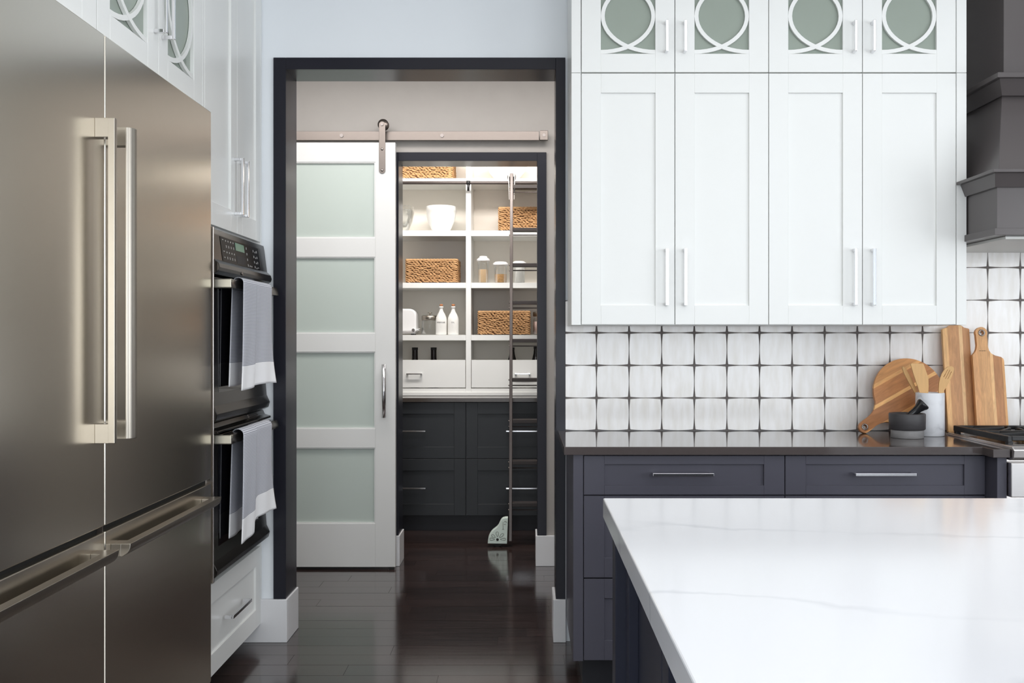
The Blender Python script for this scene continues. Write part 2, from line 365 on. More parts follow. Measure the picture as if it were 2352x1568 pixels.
def arc(cx, cy, r, a0, a1, n):
    return [(cx + r * math.cos(math.radians(a0 + (a1 - a0) * i / n)), cy + r * math.sin(math.radians(a0 + (a1 - a0) * i / n))) for i in range(n + 1)]

class Face:
    """u = along the face, v = up, w = out of the face."""
    def __init__(s, kind, plane):
        s.k = kind; s.p = plane
    def pt(s, u, v, w):
        return (u, s.p - w, v) if s.k == 'south' else (s.p + w, u, v)
    def box(s, mb, u0, u1, v0, v1, w0, w1):
        if s.k == 'south': mb.box(u0, u1, s.p - w1, s.p - w0, v0, v1)
        else: mb.box(s.p + w0, s.p + w1, u0, u1, v0, v1)
        return mb
    def one(s, name, mat, parent, u0, u1, v0, v1, w0, w1, bevel=0.0):
        return s.box(MB(), u0, u1, v0, v1, w0, w1).build(name, mat, parent, bevel)
def bar_handle(fr, parent, u, v, length, vertical, mat=CHROME, w0=0.0, out=0.034, t=0.011, d=0.009):
    mb = MB(); L = length / 2
    if vertical:
        fr.box(mb, u - t / 2, u + t / 2, v - L, v + L, w0 + out - d, w0 + out)
        for s in (-1, 1):
            a = v + s * L; b = v + s * (L - 0.012)
            fr.box(mb, u - t / 2, u + t / 2, min(a, b), max(a, b), w0, w0 + out - d)
    else:
        fr.box(mb, u - L, u + L, v - t / 2, v + t / 2, w0 + out - d, w0 + out)
        for s in (-1, 1):
            a = u + s * L; b = u + s * (L - 0.012)
            fr.box(mb, min(a, b), max(a, b), v - t / 2, v + t / 2, w0, w0 + out - d)
    return mb.build('handle', mat, parent, 0.0015)
def shaker(root, fr, u0, u1, v0, v1, st, rt, rb, mat, name='door', rec=0.009, t=0.02, panel=True):
    mb = MB()
    fr.box(mb, u0, u0 + st, v0, v1, -t, 0); fr.box(mb, u1 - st, u1, v0, v1, -t, 0)
    fr.box(mb, u0 + st, u1 - st, v0, v0 + rb, -t, 0); fr.box(mb, u0 + st, u1 - st, v1 - rt, v1, -t, 0)
    d = mb.build(name, mat, root, 0.0009, 1)
    if panel: fr.one('panel', mat, d, u0 + st - 0.003, u1 - st + 0.003, v0 + rb - 0.003, v1 - rt + 0.003, -t + 0.001, -rec)
    return d
def fretwork(fr, door, u0, u1, v0, b, band=0.0155, w0=-0.012, w1=-0.001):
    W = u1 - u0; mb = MB(); n = 26
    for side in (0, 1):
        for i in range(n):
            q = []
            for k in (i, i + 1):
                th = -PI / 2 + PI * k / n
                for e in (-band / 2, band / 2):
                    a = W - band / 2 + e; bb = b + e
                    x = a * math.cos(th); z = bb * math.sin(th)
                    q.append(((u1 - x) if side == 0 else (u0 + x), v0 + b + band / 2 + z))
            q = [q[0], q[2], q[3], q[1]]
            q = [(min(max(p[0], u0 - 0.002), u1 + 0.002), max(p[1], v0 - 0.002)) for p in q]
            dz = 0.0 if side == 0 else 0.0006
            mb.poly8([fr.pt(p[0], p[1], w0) for p in q], [fr.pt(p[0], p[1], w1 - dz) for p in q])
    bmesh.ops.remove_doubles(mb.bm, verts=mb.bm.verts[:], dist=1e-6)
    return mb.build('fretwork', WHITE, door)
def glass_door(root, fr, u0, u1, v0, v1, gu0, gu1, gv0, gv1, b):
    mb = MB()
    fr.box(mb, u0, gu0, v0, v1, -0.02, 0); fr.box(mb, gu1, u1, v0, v1, -0.02, 0)
    fr.box(mb, gu0, gu1, v0, gv0, -0.02, 0); fr.box(mb, gu0, gu1, gv1, v1, -0.02, 0)
    d = mb.build('door', WHITE, root, 0.0009, 1)
    fr.one('glass', CABGL, d, gu0 - 0.003, gu1 + 0.003, gv0 - 0.003, gv1 + 0.003, -0.0185, -0.0135)
    fretwork(fr, d, gu0, gu1, gv0, b)
    return d

# ------------------------------------------------------------------ setting: floor
fl = structure(box('floor', FLOOR, None, -2.7, 4.5, -3.1, 7.5, -0.06, -0.004))
pw = 0.1245; y = 0.60; row = 0
while y < 6.75:
    x = -1.72 - random.uniform(0, 0.9)
    while x < 1.05:
        L = random.choice((0.62, 0.85, 1.05, 1.3, 1.55)) + random.uniform(-0.08, 0.08)
        a = max(x, -1.74); b = min(x + L, 1.28)
        if b - a > 0.1:
            mb = MB().box(a + 0.0006, b - 0.0006, y + 0.0009, y + pw - 0.0009, -0.02, random.uniform(-0.0004, 0.0))
            mb.build('plank', FLOOR, fl)
        x += L
    y += pw; row += 1
# ------------------------------------------------------------------ setting: walls and ceiling
structure(box('ceiling', CEIL, None, -2.7, 4.5, -3.1, 7.5, 2.95, 3.05))
YW = 4.272; YB = 4.45
mb = MB(); mb.box(-2.7, -1.047, YW, YB, 0, 2.95); mb.box(0.147, 4.5, YW, YB, 0, 2.95); mb.box(-1.047, 0.147, YW, YB, 2.493, 2.95)
wall_back = structure(mb.build('wall_back', WALL))
structure(box('wall_left', WALL, None, -1.9, -1.78, -3.1, YW, 0, 2.95))
mb = MB(); mb.box(4.4, 4.5, -3.1, -1.6, 0, 2.95); mb.box(4.4, 4.5, 2.2, YW, 0, 2.95); mb.box(4.4, 4.5, -1.6, 2.2, 0, 0.75); mb.box(4.4, 4.5, -1.6, 2.2, 2.55, 2.95)
structure(mb.build('wall_right', WALL))
mb = MB(); mb.box(-1.78, -1.2, -3.1, -3.02, 0, 2.95); mb.box(3.4, 4.4, -3.1, -3.02, 0, 2.95); mb.box(-1.2, 3.4, -3.1, -3.02, 0, 0.45); mb.box(-1.2, 3.4, -3.1, -3.02, 2.65, 2.95)
structure(mb.build('wall_front', WALL))
def window(name, mk, spans):
    mb = MB()
    for s in spans: mk(mb, *s)
    structure(mb.build(name, TRIMW, None, 0.003))
window('window_1', lambda m, a, b, c, d: m.box(a, b, -3.09, -3.04, c, d), [(-1.2, 3.4, 0.45, 0.5), (-1.2, 3.4, 2.6, 2.65)] + [(x - 0.03, x + 0.03, 0.5, 2.6) for x in (-1.17, 0.35, 1.85, 3.37)])
window('window_2', lambda m, a, b, c, d: m.box(4.42, 4.47, a, b, c, d), [(-1.6, 2.2, 0.75, 0.8), (-1.6, 2.2, 2.5, 2.55)] + [(y_ - 0.03, y_ + 0.03, 0.8, 2.5) for y_ in (-1.57, -0.3, 0.95, 2.17)])
YH = 5.70
mb = MB(); mb.box(-2.6, -0.741, YH, YH + 0.175, 0, 2.95); mb.box(0.085, 1.3, YH, YH + 0.175, 0, 2.95); mb.box(-0.741, 0.085, YH, YH + 0.175, 2.354, 2.95)
structure(mb.build('wall_hall', PLASTER))
structure(box('wall_hall_left', PLASTER, None, -2.7, -2.6, YB, 7.5, 0, 2.95))
structure(box('wall_hall_right', PLASTER, None, 1.3, 1.4, YB, 7.5, 0, 2.95))
structure(box('wall_pantry', PLASTER, None, -2.6, 1.3, 7.34, 7.5, 0, 2.95))
# casing and jambs of the kitchen opening
t1 = thing('trim_1', None, None, (-0.45, 4.26, 0)); structure(t1)
J = 0.186
box('side_casing', TRIMD, t1, -1.089, -1.035, 4.26, YW, J - 0.01, 2.532, 0.0015)
box('side_casing', TRIMD, t1, 0.135, 0.1765, 4.26, YW, J - 0.01, 2.532, 0.0015)
box('head_casing', TRIMD, t1, -1.035, 0.135, 4.26, YW, 2.481, 2.532, 0.0015)
box('jamb', TRIMD, t1, -1.047, -1.035, YW, 4.462, J - 0.01, 2.493, 0.001)
box('jamb', TRIMD, t1, 0.135, 0.147, YW, 4.462, J - 0.01, 2.493, 0.001)
box('head_jamb', TRIMD, t1, -1.035, 0.135, YW, 4.462, 2.481, 2.493, 0.001)
# casing of the pantry doorway
t2 = thing('trim_2', None, None, (-0.33, 5.685, 0)); structure(t2)
J2 = 0.176
box('side_casing', TRIMD, t2, -0.782, -0.729, 5.685, YH, J2 - 0.01, 2.392, 0.0015)
box('side_casing', TRIMD, t2, 0.073, 0.126, 5.685, YH, J2 - 0.01, 2.392, 0.0015)
box('head_casing', TRIMD, t2, -0.729, 0.073, 5.685, YH, 2.342, 2.392, 0.0015)
box('jamb', TRIMD, t2, -0.741, -0.729, YH, YH + 0.18, J2 - 0.01, 2.354, 0.001)
box('jamb', TRIMD, t2, 0.073, 0.085, YH, YH + 0.18, J2 - 0.01, 2.354, 0.001)
box('head_jamb', TRIMD, t2, -0.729, 0.073, YH, YH + 0.18, 2.342, 2.354, 0.001)
# baseboards
def bb(name, *boxes):
    mb = MB()
    for b in boxes: mb.box(*b)
    return structure(mb.build(name, TRIMW, None, 0.0025))
bb('baseboard_left', (-1.72, -1.028, 4.25, YW - 0.001, 0, J), (-1.046, -1.028, YW - 0.001, 4.47, 0, J))
bb('baseboard_right', (0.124, 0.1785, 4.25, YW - 0.001, 0, J), (0.124, 0.146, YW - 0.001, 4.47, 0, J))
bb('baseboard_hall', (0.064, 1.3, 5.676, YH - 0.001, 0, J2), (0.064, 0.084, YH - 0.001, 5.885, 0, J2))
bb('baseboard_doorway', (-2.6, -0.722, 5.676, YH - 0.001, 0, J2), (-0.74, -0.722, YH - 0.001, 5.885, 0, J2))

# tiles: pillowed squares whose corners draw in, leaving four-pointed stars of grout
ts = 0.1413; gx0 = 0.3113 - ts; gz0 = 0.9155
def tile_outline(x0, z0, cx0, cx1, cz0, cz1):
    h = ts / 2; pts = []
    prof = lambda q: h - 0.0010 - 0.0040 * abs(q) ** 2.0
    qs = (-1, -0.8, -0.55, -0.28, 0, 0.28, 0.55, 0.8); hc = prof(1)
    for q in qs: pts.append((q * hc, -prof(q)))
    for q in qs: pts.append((prof(q), q * hc))
    for q in qs: pts.append((-q * hc, prof(q)))
    for q in qs: pts.append((-prof(q), -q * hc))
    out = []
    for (a, b) in pts:
        p = (min(max(a + x0 + h, cx0), cx1), min(max(b + z0 + h, cz0), cz1))
        if not out or (abs(p[0] - out[-1][0]) + abs(p[1] - out[-1][1])) > 1e-5: out.append(p)
    if abs(out[0][0] - out[-1][0]) + abs(out[0][1] - out[-1][1]) < 1e-5: out.pop()
    return out
def tiles(k0, k1, r0, r1, cx0, cx1, cz0, cz1):
    for k in range(k0, k1):
        for r in range(r0, r1):
            ol = tile_outline(gx0 + k * ts, gz0 + r * ts, cx0, cx1, cz0, cz1)
            c = (gx0 + (k + 0.5) * ts, 4.26, gz0 + (r + 0.5) * ts)
            mb = MB(); jy = random.uniform(-0.0006, 0.0006)
            mb.prism(ol, lambda p, q, t: (p, t, q), 4.2715, 4.260 + jy)
            o = mb.build('tile', TILE, None, 0.0012, 1, loc=c); o.parent = wall_back
mb = MB(); mb.box(0.1768, 3.0, 4.265, YW, 0.9155, 1.48); mb.box(1.7, 3.0, 4.265, YW, 1.48, 1.90); mb.box(1.70, 1.90, 4.265, YW, 1.90, 2.93)
mb.build('grout', GROUT, wall_back)
tiles(0, 20, 0, 4, 0.1768, 3.0, 0.9155, 1.5)
tiles(11, 20, 4, 6, 1.70, 3.0, 0.9155, 2.9)
tiles(11, 12, 6, 14, 1.70, 3.0, 0.9155, 2.92)

# ------------------------------------------------------------------ left wall: refrigerators
FL = Face('east', -1.110)
def d_profile(flat_first, n=10):
    # cross-section of the D-shaped bar: flat on one side, a quarter round on the other (a = along, b = out)
    W_, D_ = 0.034, 0.018
    pts = [(0, 0), (0, D_)]
    for i in range(n + 1):
        th = PI / 2 * i / n; pts.append((0.006 + (W_ - 0.006) * math.sin(th), D_ * math.cos(th) if i < n else 0.0))
    if flat_first: return pts
    return [(W_ - a, b) for a, b in pts]
def fridge(u0, u1, near, label):
    r = thing('refrigerator', label, 'refrigerator', (-1.45, (u0 + u1) / 2, 0), 'refrigerator columns on the left wall')
    box('body', BLACKST, r, -1.775, -1.166, u0 + 0.004, u1 - 0.004, 0.09, 2.118)
    box('toe_kick', GAP, r, -1.7, -1.19, u0 + 0.004, u1 - 0.004, 0, 0.09)
    dr = FL.one('door', STEEL, r, u0, u1, 0.819, 2.116, -0.05, 0, 0.003)
    z0, z1 = 1.043, 1.884
    if near: hu0 = u1 - 0.060; prof = d_profile(True); post = (hu0, hu0 + 0.02)
    else: hu0 = u0 + 0.046; prof = d_profile(False); post = (hu0 + 0.014, hu0 + 0.034)
    mb = MB(); mb.prism(prof, lambda a, b, t: FL.pt(hu0 + a, t, 0.034 + b), z0, z1)
    hd = mb.build('handle', STEELH, dr, 0.0015, 2)
    for a, b in ((z0, z0 + 0.05), (z1 - 0.05, z1)): FL.one('mount', STEELH, hd, hu0 + 0.001, hu0 + 0.033, a, b, 0, 0.035, 0.001)
    fz = FL.one('freezer_drawer', STEEL, r, u0, u1, 0.10, 0.803, -0.05, 0, 0.003)
    FL.one('gap_strip', GAP, r, u0 + 0.002, u1 - 0.002, 0.800, 0.822, -0.055, -0.02)
    a, b = (u0 + 0.034, u1 - 0.054)
    if near: b = u1 - 0.034
    mb = MB()
    prof2 = [(0, 0), (0.027, 0)] + [(0.027 - 0.004 * (i / 8) - 0.020 * (i / 8) ** 3, -0.036 * (i / 8) ** 0.8) for i in range(1, 9)] + [(0, -0.036)]
    mb.prism(prof2, lambda p, q, t: FL.pt(t, 0.764 + q, 0.026 + p), a, b)
    hd = mb.build('handle', STEELH, fz, 0.0015, 2)
    for s in (a, b - 0.05): FL.one('mount', STEELH, hd, s, s + 0.05, 0.730, 0.763, 0, 0.027, 0.001)
    if near: FL.one('edge_strip', NICKEL, r, u1 + 0.0005, u1 + 0.0055, 0.10, 2.116, -0.05, -0.006)
    return r
fridge(2.603, 3.481, False, 'brushed steel refrigerator column with freezer drawer, next to the double oven')
fridge(1.72, 2.597, True, 'brushed steel refrigerator column cut by the left frame edge, nearest the camera')

# ------------------------------------------------------------------ left wall: white cabinets
FC = Face('east', -1.141)
def overhead(u0, um, u1, label):
    r = thing('overhead_cabinet', label, 'cabinet', (-1.45, um, 2.125), 'glass-fronted cabinets over the refrigerators')
    mb = MB(); mb.box(-1.775, -1.162, u0, u1, 2.125, 2.145); mb.box(-1.775, -1.162, u0, u1, 2.82, 2.84)
    mb.box(-1.775, -1.162, u0, u0 + 0.018, 2.145, 2.82); mb.box(-1.775, -1.162, u1 - 0.018, u1, 2.145, 2.82); mb.box(-1.775, -1.755, u0 + .018, u1 - .018, 2.145, 2.82)
    mb.build('carcass', WHITE, r)
    for (a, b, side) in ((u0, um, 1), (um, u1, 0)):
        a += 0.0015; b -= 0.0015
        d = glass_door(r, FC, a, b, 2.128, 2.838, a + 0.08, b - 0.085, 2.206, 2.755, 0.2)
        bar_handle(FC, d, (b - 0.032) if side else (a + 0.032), 2.335, 0.16, True, out=0.04, t=0.013)
overhead(2.624, 3.063, 3.479, 'white cabinet with glass circle-fret doors above the further refrigerator')
overhead(1.75, 2.187, 2.621, 'white overhead cabinet at the top left corner, mostly out of frame')
r = thing('oven_cabinet', 'tall white cabinet holding the double oven, with upper doors and bottom drawer', 'cabinet', (-1.45, 3.88, 0))
mb = MB(); mb.box(-1.775, -1.161, 3.483, 3.503, 0.08, 2.84); mb.box(-1.775, -1.161, 4.25, 4.268, 0.08, 2.84)
mb.box(-1.775, -1.161, 3.503, 4.25, 0.08, 0.10); mb.box(-1.775, -1.161, 3.503, 4.25, 0.425, 0.443); mb.box(-1.775, -1.161, 3.503, 4.25, 1.715, 1.733); mb.box(-1.775, -1.161, 3.503, 4.25, 2.82, 2.84); mb.box(-1.775, -1.765, 3.503, 4.25, 0.1, 2.82)
mb.build('carcass', WHITE, r)
FC.one('side_panel', WHITE, r, 3.483, 3.506, 0.08, 2.838, -0.02, 0, 0.001)
FC.one('filler_strip', WHITE, r, 4.249, 4.2655, 0.08, 2.838, -0.02, 0, 0.001)
FC.one('toe_kick', TOE, r, 3.49, 4.24, 0, 0.08, -0.30, -0.28)
d = shaker(r, FC, 3.508, 3.9015, 1.730, 2.838, 0.080, 0.085, 0.085, WHITE); bar_handle(FC, d, 3.868, 1.912, 0.225, True, t=0.012, out=0.036)
d = shaker(r, FC, 3.9045, 4.2475, 1.730, 2.838, 0.072, 0.085, 0.085, WHITE); bar_handle(FC, d, 3.940, 1.912, 0.225, True, t=0.012, out=0.036)
d = shaker(r, FC, 3.508, 4.2475, 0.082, 0.418, 0.072, 0.072, 0.08, WHITE, 'drawer'); bar_handle(FC, d, 3.862, 0.255, 0.25, False, t=0.013, out=0.036)

# double wall oven
r = thing('double_oven', 'black built-in double wall oven with towels on its handles', 'oven', (-1.4, 3.87, 0.44))
box('body', BLACKST, r, -1.755, -1.142, 3.514, 4.238, 0.445, 1.712)
U0, U1 = 3.512, 4.244
mb = MB(); FC.box(mb, 3.507, 3.5165, 0.44, 1.714, -0.002, 0.031)
mb.build('side_trim', P('oven_edge_steel', srgb(200, 192, 186), 0.25, metal=1.0, var=0.02), r, 0.002)
Pn = [(0.001, 1.714), (0.014, 1.714), (0.018, 1.694), (0.030, 1.600), (0.046, 1.585), (0.050, 1.570), (0.046, 1.558), (0.030, 1.546), (0.001, 1.542)]
cp = MB().prism(Pn, lambda p, q, t: FC.pt(t, q, p), 3.517, U1).build('control_panel', BLACKST, r, 0.002)
def on_panel(mb, u0, u1, a0, a1, lift):
    wz = lambda a: (0.018 + 0.012 * a, 1.694 - 0.094 * a)
    (w0, z0), (w1, z1) = wz(a0), wz(a1)
    mb.poly8([FC.pt(u0, z0, w0 + lift), FC.pt(u1, z0, w0 + lift), FC.pt(u1, z1, w1 + lift), FC.pt(u0, z1, w1 + lift)],
             [FC.pt(u0, z0, w0 + lift + 0.001), FC.pt(u1, z0, w0 + lift + 0.001), FC.pt(u1, z1, w1 + lift + 0.001), FC.pt(u0, z1, w1 + lift + 0.001)])
    return mb
on_panel(MB(), 3.617, 4.135, 0.03, 0.98, 0.0004).build('touch_panel', P('touch_panel_black', (0.002, 0.002, 0.0025, 1), 0.3, spec=0.12, var=0.1), cp)
on_panel(MB(), 4.135, 4.142, 0.02, 0.98, 0.0004).build('panel_edge', NICKEL, cp)
on_panel(MB(), 3.800, 3.917, 0.10, 0.42, 0.0016).build('display', LCD, cp)
on_panel(MB(), 3.800, 3.917, 0.62, 0.95, 0.0010).build('display', LCDOFF, cp)
mb = MB()
def glyph(u, a, kind):
    if kind == 0: on_panel(mb, u, u + 0.014, a, a + 0.03, 0.0016)
    elif kind == 1:
        on_panel(mb, u, u + 0.008, a - 0.03, a, 0.0016); on_panel(mb, u, u + 0.008, a + 0.03, a + 0.06, 0.0016); on_panel(mb, u + .003, u + 0.006, a, a + 0.03, 0.0016)
    else: on_panel(mb, u, u + 0.008, a, a + 0.06, 0.0016)
for rw, ka in ((0.12, 0), (0.36, 1), (0.58, 0), (0.82, 1)):
    for i, u in enumerate((3.637, 3.675, 3.705, 3.737, 3.768)):
        if rw == 0.36 and i == 0: continue
        glyph(u, rw, 0 if i == 0 else (1 if ka else 2))
for a in (0.18, 0.42, 0.66, 0.9): glyph(3.945, a, 1)
for a in (0.2, 0.45, 0.68, 0.9): glyph(4.045, a, 1); glyph(4.072, a + 0.02, 2); glyph(4.093, a, 1 if a < 0.8 else 0)
for u in (3.972, 3.995): glyph(u, 0.9, 2)
mb.build('key_markings', PRINT, cp)['kind'] = 'stuff'
def oven_door(z0, z1, zh, lip):
    pr = [(0.001, z1), (0.022, z1), (0.024, z0 + 0.11), (0.028, z0 + 0.06), (0.042, z0 + 0.03), (0.036, z0 + 0.008), (0.02, z0), (0.001, z0)]
    d = MB().prism(pr, lambda p, q, t: FC.pt(t, q, p), 3.517, U1).build('oven_door', BLACKST, r, 0.002)
    FC.one('window_glass', BLACKGL, d, 3.585, 4.14, z0 + 0.105, z1 - 0.02, 0.016, 0.0248, 0.001)
    mb = MB(); n = 8
    prof = [(0, 0.017), (0.030, 0.017)] + [(0.030 + 0.007 * math.sin(PI / 2 * i / n) , 0.017 - 0.034 * i / n) for i in range(1, n + 1)] + [(0.0, -0.017)]
    mb.prism(prof, lambda p, q, t: FC.pt(t, zh + q, 0.05 + p), 3.545, 4.215)
    h = mb.build('handle', BLACKST, d, 0.002)
    for a in (3.543, 4.191): FC.one('bracket', P('bracket_steel_%d' % int(a * 10 + z0 * 100), srgb(178, 174, 162), 0.45, metal=0.9, var=0.03), h, a, a + 0.026, zh - 0.0175, zh + 0.0165, 0.02, 0.084 if a < 4 else 0.07, 0.004)
    return d
oven_door(1.012, 1.538, 1.514, 0)
oven_door(0.452, 0.962, 0.950, 0)
mb = MB().prism([(0.001, 1.008), (0.012, 1.008), (0.02, 0.99), (0.045, 0.982), (0.045, 0.974), (0.02, 0.967), (0.001, 0.965)], lambda p, q, t: FC.pt(t, q, p), 3.517, U1)
mb.build('vent_trim', BLACKST, r, 0.002)
for k in range(3): FC.one('vent_slot', NICKEL, r, 4.0, 4.13, 0.988 + k * 0.006, 0.991 + k * 0.006, 0.012, 0.0235 - 0.003 * k)
mb = MB().tube(FC.pt(3.80, 1.566, 0.047), FC.pt(3.80, 1.566, 0.052), 0.007); mb.build('latch_button', NICKEL, r)

# towels over the oven handles
def towel(zh, split_drop, yl, label):
    yc = 3.85; nu, nf, nb = 40, 44, 36
    path = []   # (out, height below bar top, v)
    Lf, Lb = 0.392, 0.385
    bar_c, rr = 0.069, 0.024
    pts = []
    for i in range(nf + 1): t = i / nf; pts.append(('f', 1 - t))
    for i in range(1, 9): pts.append(('t', i / 9))
    for i in range(nb + 1): pts.append(('b', i / nb))
    bm = bmesh.new(); uvl = bm.loops.layers.uv.new('UVMap'); grid = []
    for kind, t in pts:
        rowv = []
        for k in range(nu + 1):
            s = k / nu
            left = s < 0.47
            crease = math.exp(-((s - 0.47) / 0.03) ** 2)
            if kind == 'f':
                L = Lf - (split_drop * (1 / (1 + math.exp(-(s - 0.49) * 60))))
                d = t * L
                wd = 0.44 + 0.05 * t ** 2.2
                yy = yl + s * 0.44 + (s - 0.45) * (wd - 0.44)
                wv = 0.0045 * math.sin(s * 9 + 0.6) * t + 0.004 * math.sin(s * 17 + t * 2) * t
                o = bar_c + rr - 0.004 * t + wv + (0.009 * (1 - t * 0.4) if left else 0.0) * (1 - crease) - 0.004 * crease + 0.016 * t ** 3 * math.exp(-((s - 1) / 0.16) ** 2)
                z = zh - d - 0.006 * t * math.sin(s * 5 + 1)
                v = L - d
            elif kind == 't':
                th = PI * t; o = bar_c + rr * math.cos(th) + (0.009 if left else 0) * (1 - t) * (1 - crease); z = zh + rr * 0.9 * math.sin(th); v = Lf + t * 0.05; yy = yl + s * 0.44 + 0.05 * t * (1 - s)
            else:
                d = t * Lb; o = bar_c - rr - 0.004 * t + 0.005 * math.sin(s * 12) * t; z = zh - d; v = Lb - d; yy = yl + 0.05 - 0.03 * t + s * (0.39 + 0.02 * t)
            x, yw, zw = FC.pt(yy, z, max(o, 0.032))
            rowv.append((bm.verts.new((x, yw, zw)), s * 0.44, max(v, 0.001)))
        grid.append(rowv)
    for a, b in zip(grid, grid[1:]):
        for k in range(nu):
            f = bm.faces.new((a[k][0], a[k + 1][0], b[k + 1][0], b[k][0])); f.smooth = True
            for lp, src in zip(f.loops, (a[k], a[k + 1], b[k + 1], b[k])): lp[uvl].uv = (src[1], src[2])
    off = Vector(FC.pt(yc, zh, 0.07)); bmesh.ops.translate(bm, verts=bm.verts[:], vec=-off)
    me = bpy.data.meshes.new('dish_towel'); bm.to_mesh(me); bm.free(); me.materials.append(TOWEL)
    o = bpy.data.objects.new('dish_towel', me); COL.objects.link(o); o.location = off
    m = o.modifiers.new('Solid', 'SOLIDIFY'); m.thickness = 0.0025; m.offset = 0
    tag(o, label, 'towel', 'towels on the oven handles')
towel(1.520, 0.0, 3.635, 'grey and white dish towel hanging over the upper oven handle')
towel(0.956, 0.040, 3.635, 'grey and white dish towel hanging over the lower oven handle')

# ------------------------------------------------------------------ right wall: upper cabinets
FU = Face('south', 3.900)
xs = [0.2245 + 0.3719 * i for i in range(5)]
def wall_cab(i, label):
    r = thing('wall_cabinet', label, 'cabinet', ((xs[i] + xs[i + 2]) / 2, 4.08, 1.368), 'tall white wall cabinets')
    a, b = xs[i], xs[i + 2]
    ca, cb = (0.1857, b) if i == 0 else (a, 1.753)
    mb = MB(); mb.box(ca, cb, 3.9215, 4.2595, 1.368, 2.366); mb.build('carcass', WHITE, r)
    for k, side in ((i, 1), (i + 1, 0)):
        p, q = xs[k] + 0.0014, xs[k + 1] - 0.0014
        d = shaker(r, FU, p, q, 1.370, 2.3655, 0.0765, 0.0765, 0.075, WHITE)
        bar_handle(FU, d, (q - 0.034) if side else (p + 0.036), 1.557, 0.225, True, t=0.012)
    if i == 0: FU.one('filler_strip', WHITE, r, 0.1857, xs[0] - 0.0014, 1.368, 2.367, -0.0215, 0.0005, 0.001)
    else: FU.one('filler_strip', WHITE, r, xs[4] + 0.0014, 1.753, 1.368, 2.367, -0.0215, 0.0005, 0.001)
def glass_cab(i, label):
    r = thing('glass_cabinet', label, 'cabinet', ((xs[i] + xs[i + 2]) / 2, 4.08, 2.37), 'glass-fronted cabinets above the wall cabinets')
    a, b = xs[i], xs[i + 2]; ca, cb = (0.1857, b) if i == 0 else (a, 1.753)
    mb = MB(); mb.box(ca, cb, 3.9215, 4.27, 2.369, 2.387); mb.box(ca, cb, 3.9215, 4.27, 2.812, 2.83); mb.box(ca, ca + 0.018, 3.9215, 4.27, 2.387, 2.812); mb.box(cb - 0.018, cb, 3.9215, 4.27, 2.387, 2.812); mb.box(ca + .018, cb - .018, 4.255, 4.27, 2.387, 2.812)
    mb.build('carcass', WHITE, r)
    for k, side in ((i, 1), (i + 1, 0)):
        p, q = xs[k] + 0.0014, xs[k + 1] - 0.0014
        d = glass_door(r, FU, p, q, 2.3705, 2.828, p + 0.0765, q - 0.0765, 2.444, 2.752, 0.142)
        bar_handle(FU, d, (q - 0.034) if side else (p + 0.036), 2.507, 0.124, True, t=0.011)
    if i == 0: FU.one('filler_strip', WHITE, r, 0.1857, xs[0] - 0.0014, 2.3685, 2.83, -0.0215, 0.0005, 0.001)
    else: FU.one('filler_strip', WHITE, r, xs[4] + 0.0014, 1.753, 2.3685, 2.83, -0.0215, 0.0005, 0.001)
wall_cab(0, 'tall white two-door wall cabinet beside the dark kitchen doorway')
wall_cab(2, 'tall white two-door wall cabinet beside the dark range hood')
glass_cab(0, 'white glass-fronted top cabinet with circle fretwork, nearer the kitchen doorway')
glass_cab(2, 'white glass-fronted top cabinet with circle fretwork, nearer the range hood')

# ------------------------------------------------------------------ right wall: base cabinets and worktop
FB = Face('south', 3.650)
def base_cab(x0, x1, label, left):
    r = thing('base_cabinet', label, 'cabinet', ((x0 + x1) / 2, 3.96, 0), 'charcoal base cabinets under the dark worktop')
    c0, c1 = (0.180, x1) if left else (x0, 1.7125)
    mb = MB(); mb.box(c0, c1, 3.6715, 4.2495, 0.117, 0.884); mb.build('carcass', DARK, r)
    mb = MB(); mb.box(c0 + (0.04 if left else 0), c1, 3.745, 4.24, 0, 0.117); mb.build('toe_kick', TOE, r)
    a, b = x0 + 0.0015, x1 - 0.0015
    for (z0, z1, rl) in ((0.735, 0.879, 0.032), (0.427, 0.730, 0.072), (0.120, 0.422, 0.072)):
        d = shaker(r, FB, a, b, z0, z1, 0.076, rl, rl + 0.002, DARK, 'drawer')
        bar_handle(FB, d, (a + b) / 2 - 0.008, (z0 + z1) / 2 + 0.006, 0.225, False, t=0.011)
    if left: FB.one('end_stile', DARK, r, 0.180, x0 - 0.0015, 0.117, 0.884, -0.0215, 0.001, 0.001)
    else:
        FB.one('filler_strip', DARK, r, x1 + 0.0005, 1.7125, 0.117, 0.884, -0.0215, -0.004, 0.001)
        mb = MB(); mb.box(1.714, 1.749, 3.566, 4.0, 0.0, 0.884); mb.build('pilaster', DARK, r, 0.001)
base_cab(0.2185, 0.9665, 'charcoal drawer base cabinet at the doorway end of the worktop', True)
base_cab(0.9665, 1.710, 'charcoal drawer base cabinet beside the stainless range', False)
wt = [(0.145, 4.2585), (0.145, 3.624), (1.688, 3.624), (1.688, 3.542), (1.7500, 3.542), (1.7500, 4.102), (3.0, 4.102), (3.0, 4.2585)]
o = MB().prism(wt, lambda p, q, t: (p, q, t), 0.885, 0.915).build('worktop', WTOP, None, 0.0015, loc=(0.93, 3.94, 0.885))
tag(o, 'dark polished stone worktop along the tiled wall', 'worktop')

